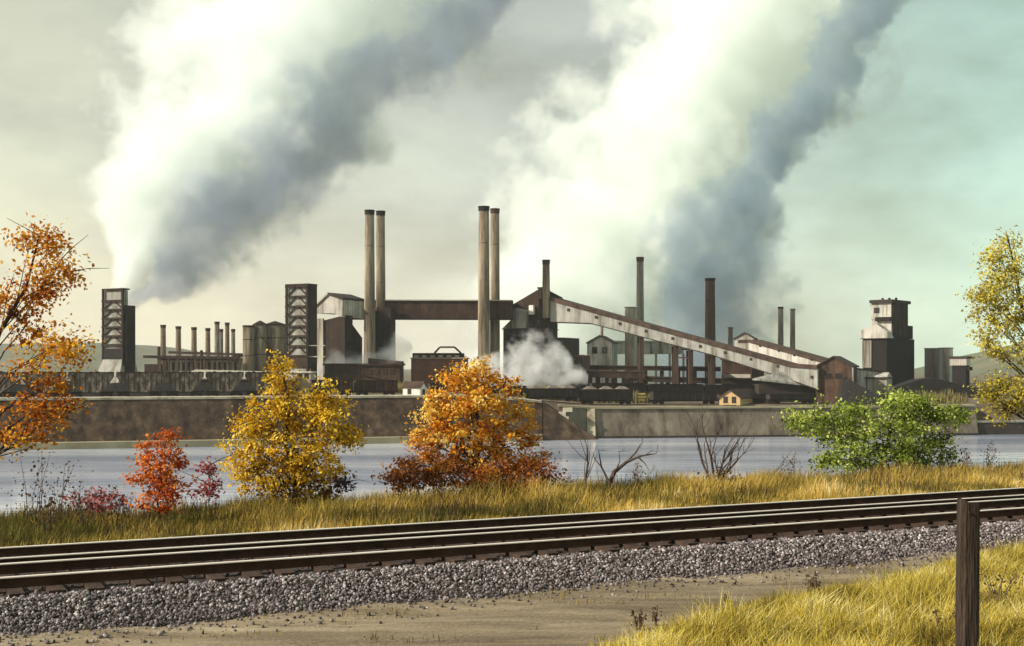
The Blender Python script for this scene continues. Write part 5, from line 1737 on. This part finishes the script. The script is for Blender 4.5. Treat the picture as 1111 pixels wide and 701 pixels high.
    L(nt, pv.outputs[0], out.inputs['Volume'])
    m.cycles.volume_step_rate = 1.0 if hasattr(m.cycles, 'volume_step_rate') else 1
    o = mb.build(name, m)
    o.location = o_
    o.rotation_euler = mtx.to_euler()
    tag(o, label, cat, kind='stuff')
    return o


plume('steam_plume', 'broad white steam plume rising to the right from the far left lattice tower', [(123, 318, 16), (140, 285, 52), (178, 225, 100), (246, 145, 128), (330, 55, 152), (420, -60, 165)], (345, 430),
      (.95, .98, .965), .11, .050, 1.25, 'steam', erode=1.2, soft=.34, seed=1)
plume('smoke_plume', 'dark blue grey smoke plume leaning right beside the white steam at left', [(138, 334, 9), (172, 305, 30), (226, 250, 58), (300, 182, 70), (390, 110, 64), (478, 42, 50), (545, -40, 44)], (338, 400),
      (.38, .445, .56), .070, .062, 1.6, 'smoke', erode=1.45, soft=.34, seed=4)
plume('steam_plume', 'vast white steam cloud rising to the right behind the right pair of tall stacks', [(575, 425, 110), (600, 372, 135), (640, 295, 148), (712, 205, 138), (776, 112, 138), (832, 10, 142), (872, -80, 148)], (560, 650),
      (.95, .985, .96), .06, .034, 1.25, 'steam', erode=1.2, soft=.36, seed=8)
plume('smoke_plume', 'blue grey smoke column rising to the right behind the tall dark brown stack', [(755, 425, 40), (764, 365, 62), (770, 305, 84), (796, 240, 62), (838, 170, 36), (888, 100, 42), (925, 30, 40), (955, -50, 42)], (500, 550),
      (.38, .48, .56), .075, .06, 1.7, 'smoke', erode=1.75, soft=.36, seed=13)
plume('ground_steam', 'low white steam drifting at the foot of the transfer house', [(516, 402, 14), (544, 401, 30), (576, 398, 38), (606, 400, 30), (638, 410, 10)], (333, 333), (.98, .98, .98), .24, .24, 1.8, 'steam', erode=1.5, soft=.6, seed=21)
plume('ground_steam', 'thin pale steam at the foot of the left pair of tall stacks', [(345, 402, 8), (368, 398, 20), (400, 394, 20), (428, 384, 24), (446, 372, 10)], (331, 331), (.98, .98, .98), .16, .17, 1.4, 'steam', erode=1.0, soft=.5, seed=25)

# ------------------------------------------------------------------ air
USE_HAZE = True
if USE_HAZE:
    m, nt, out = new_mat('valley_air')
    pv = nt.nodes.new('ShaderNodeVolumePrincipled')
    pv.inputs['Color'].default_value = (.93, .93, .88, 1)
    pv.inputs['Density'].default_value = .00009
    pv.inputs['Anisotropy'].default_value = .2
    L(nt, pv.outputs[0], out.inputs['Volume'])
    h_ = MB().box(-2600, 2600, -60, 4200, -16, 190).build('haze', m)
    h_['kind'] = 'stuff'; h_['label'] = 'pale dusty air over the river valley'; h_['category'] = 'haze'

# ------------------------------------------------------------------ daylight
SUN_AZ_X, SUN_AZ_Y, SUN_EL = -.963, -.27, R(31)
w = bpy.data.worlds.new('World')
SC.world = w
w.use_nodes = True
nt = w.node_tree
for nd in list(nt.nodes): nt.nodes.remove(nd)
out = nt.nodes.new('ShaderNodeOutputWorld')
sky = nt.nodes.new('ShaderNodeTexSky'); sky.sky_type = 'NISHITA'; sky.sun_disc = False
sky.sun_elevation = SUN_EL
sky.sun_rotation = math.atan2(SUN_AZ_X, SUN_AZ_Y)
sky.dust_density = 3.0; sky.air_density = 1.2
bg1 = nt.nodes.new('ShaderNodeBackground'); bg1.inputs['Strength'].default_value = .10
L(nt, sky.outputs[0], bg1.inputs['Color'])
tc = nt.nodes.new('ShaderNodeTexCoord')
sp = nt.nodes.new('ShaderNodeSeparateXYZ'); L(nt, tc.outputs['Generated'], sp.inputs[0])
mp = nt.nodes.new('ShaderNodeMapping'); mp.inputs['Scale'].default_value = (1, 1, 2.2); mp.inputs['Location'].default_value = (.35, .1, .4)
L(nt, tc.outputs['Generated'], mp.inputs['Vector'])
nz = nt.nodes.new('ShaderNodeTexNoise'); nz.inputs['Scale'].default_value = 4.5; nz.inputs['Detail'].default_value = 7; nz.inputs['Roughness'].default_value = .55
L(nt, mp.outputs['Vector'], nz.inputs['Vector'])
# overcast layer: cream near the horizon, grey above; thicker and thinner cloud by noise
el = ramp(nt, [(0.0, (.75, .71, .58)), (.06, (.69, .68, .57)), (.15, (.54, .575, .50)), (.30, (.40, .43, .38)), (1.0, (.25, .26, .26))])
L(nt, sp.outputs['Z'], el.inputs['Fac'])
cr = ramp(nt, [(.34, (.73, .725, .67)), (.5, (1.0, 1.0, 1.0)), (.64, (1.26, 1.27, 1.23))])
L(nt, nz.outputs['Fac'], cr.inputs['Fac'])
mul = nt.nodes.new('ShaderNodeMix'); mul.data_type = 'RGBA'; mul.blend_type = 'MULTIPLY'; mul.inputs['Factor'].default_value = 1
L(nt, el.outputs['Color'], mul.inputs['A']); L(nt, cr.outputs['Color'], mul.inputs['B'])
# a greener, clearer quarter of sky to the east
gr = nt.nodes.new('ShaderNodeMapRange'); gr.inputs['From Min'].default_value = .08; gr.inputs['From Max'].default_value = .36
L(nt, sp.outputs['X'], gr.inputs['Value'])
gm = nt.nodes.new('ShaderNodeMix'); gm.data_type = 'RGBA'; gm.blend_type = 'MULTIPLY'
gm.inputs['B'].default_value = (.88, 1.18, 1.10, 1)
L(nt, gr.outputs[0], gm.inputs['Factor']); L(nt, mul.outputs['Result'], gm.inputs['A'])
gl = nt.nodes.new('ShaderNodeMapRange'); gl.inputs['From Min'].default_value = .10; gl.inputs['From Max'].default_value = -.36
L(nt, sp.outputs['X'], gl.inputs['Value'])
gm2 = nt.nodes.new('ShaderNodeMix'); gm2.data_type = 'RGBA'; gm2.blend_type = 'MULTIPLY'; gm2.inputs['B'].default_value = (1.03, .97, .84, 1)
L(nt, gl.outputs[0], gm2.inputs['Factor']); L(nt, gm.outputs['Result'], gm2.inputs['A'])
bg2 = nt.nodes.new('ShaderNodeBackground'); bg2.inputs['Strength'].default_value = .92
L(nt, gm2.outputs['Result'], bg2.inputs['Color'])
mx = nt.nodes.new('ShaderNodeMixShader'); mx.inputs['Fac'].default_value = .82
L(nt, bg1.outputs[0], mx.inputs[1]); L(nt, bg2.outputs[0], mx.inputs[2])
L(nt, mx.outputs[0], out.inputs['Surface'])

sl = bpy.data.lights.new('sun', 'SUN')
sl.energy = 4.9
sl.angle = R(.6)
sl.color = (1.0, .93, .82)
so = bpy.data.objects.new('sun', sl)
COL.objects.link(so)
to_sun = Vector((SUN_AZ_X * math.cos(SUN_EL), SUN_AZ_Y * math.cos(SUN_EL), math.sin(SUN_EL))).normalized()
so.rotation_euler = to_sun.to_track_quat('Z', 'Y').to_euler()
so.location = (-60, -40, 60)

# ------------------------------------------------------------------ camera
cam = bpy.data.cameras.new('camera')
cam.sensor_fit = 'HORIZONTAL'
cam.sensor_width = 36
cam.lens = 36 * FPX / 1111
cam.shift_y = (HY - 350.5) / 1111
cam.clip_start = .3
cam.clip_end = 30000
co = bpy.data.objects.new('camera', cam)
COL.objects.link(co)
co.location = (0, 0, CZ)
co.rotation_euler = (R(90), 0, 0)
SC.camera = co

# ------------------------------------------------------------------ render settings
SC.view_settings.view_transform = 'Standard'
SC.view_settings.look = 'None'
SC.view_settings.exposure = 0.45
SC.view_settings.gamma = 1.0
SC.render.engine = 'CYCLES'
cy = SC.cycles
cy.max_bounces = 14
cy.diffuse_bounces = 3
cy.glossy_bounces = 3
cy.transmission_bounces = 3
cy.volume_bounces = 10
cy.transparent_max_bounces = 12
cy.volume_step_rate = .4
cy.volume_max_steps = 512
cy.use_denoising = True
try:
    cy.denoiser = 'OPENIMAGEDENOISE'
except Exception:
    pass
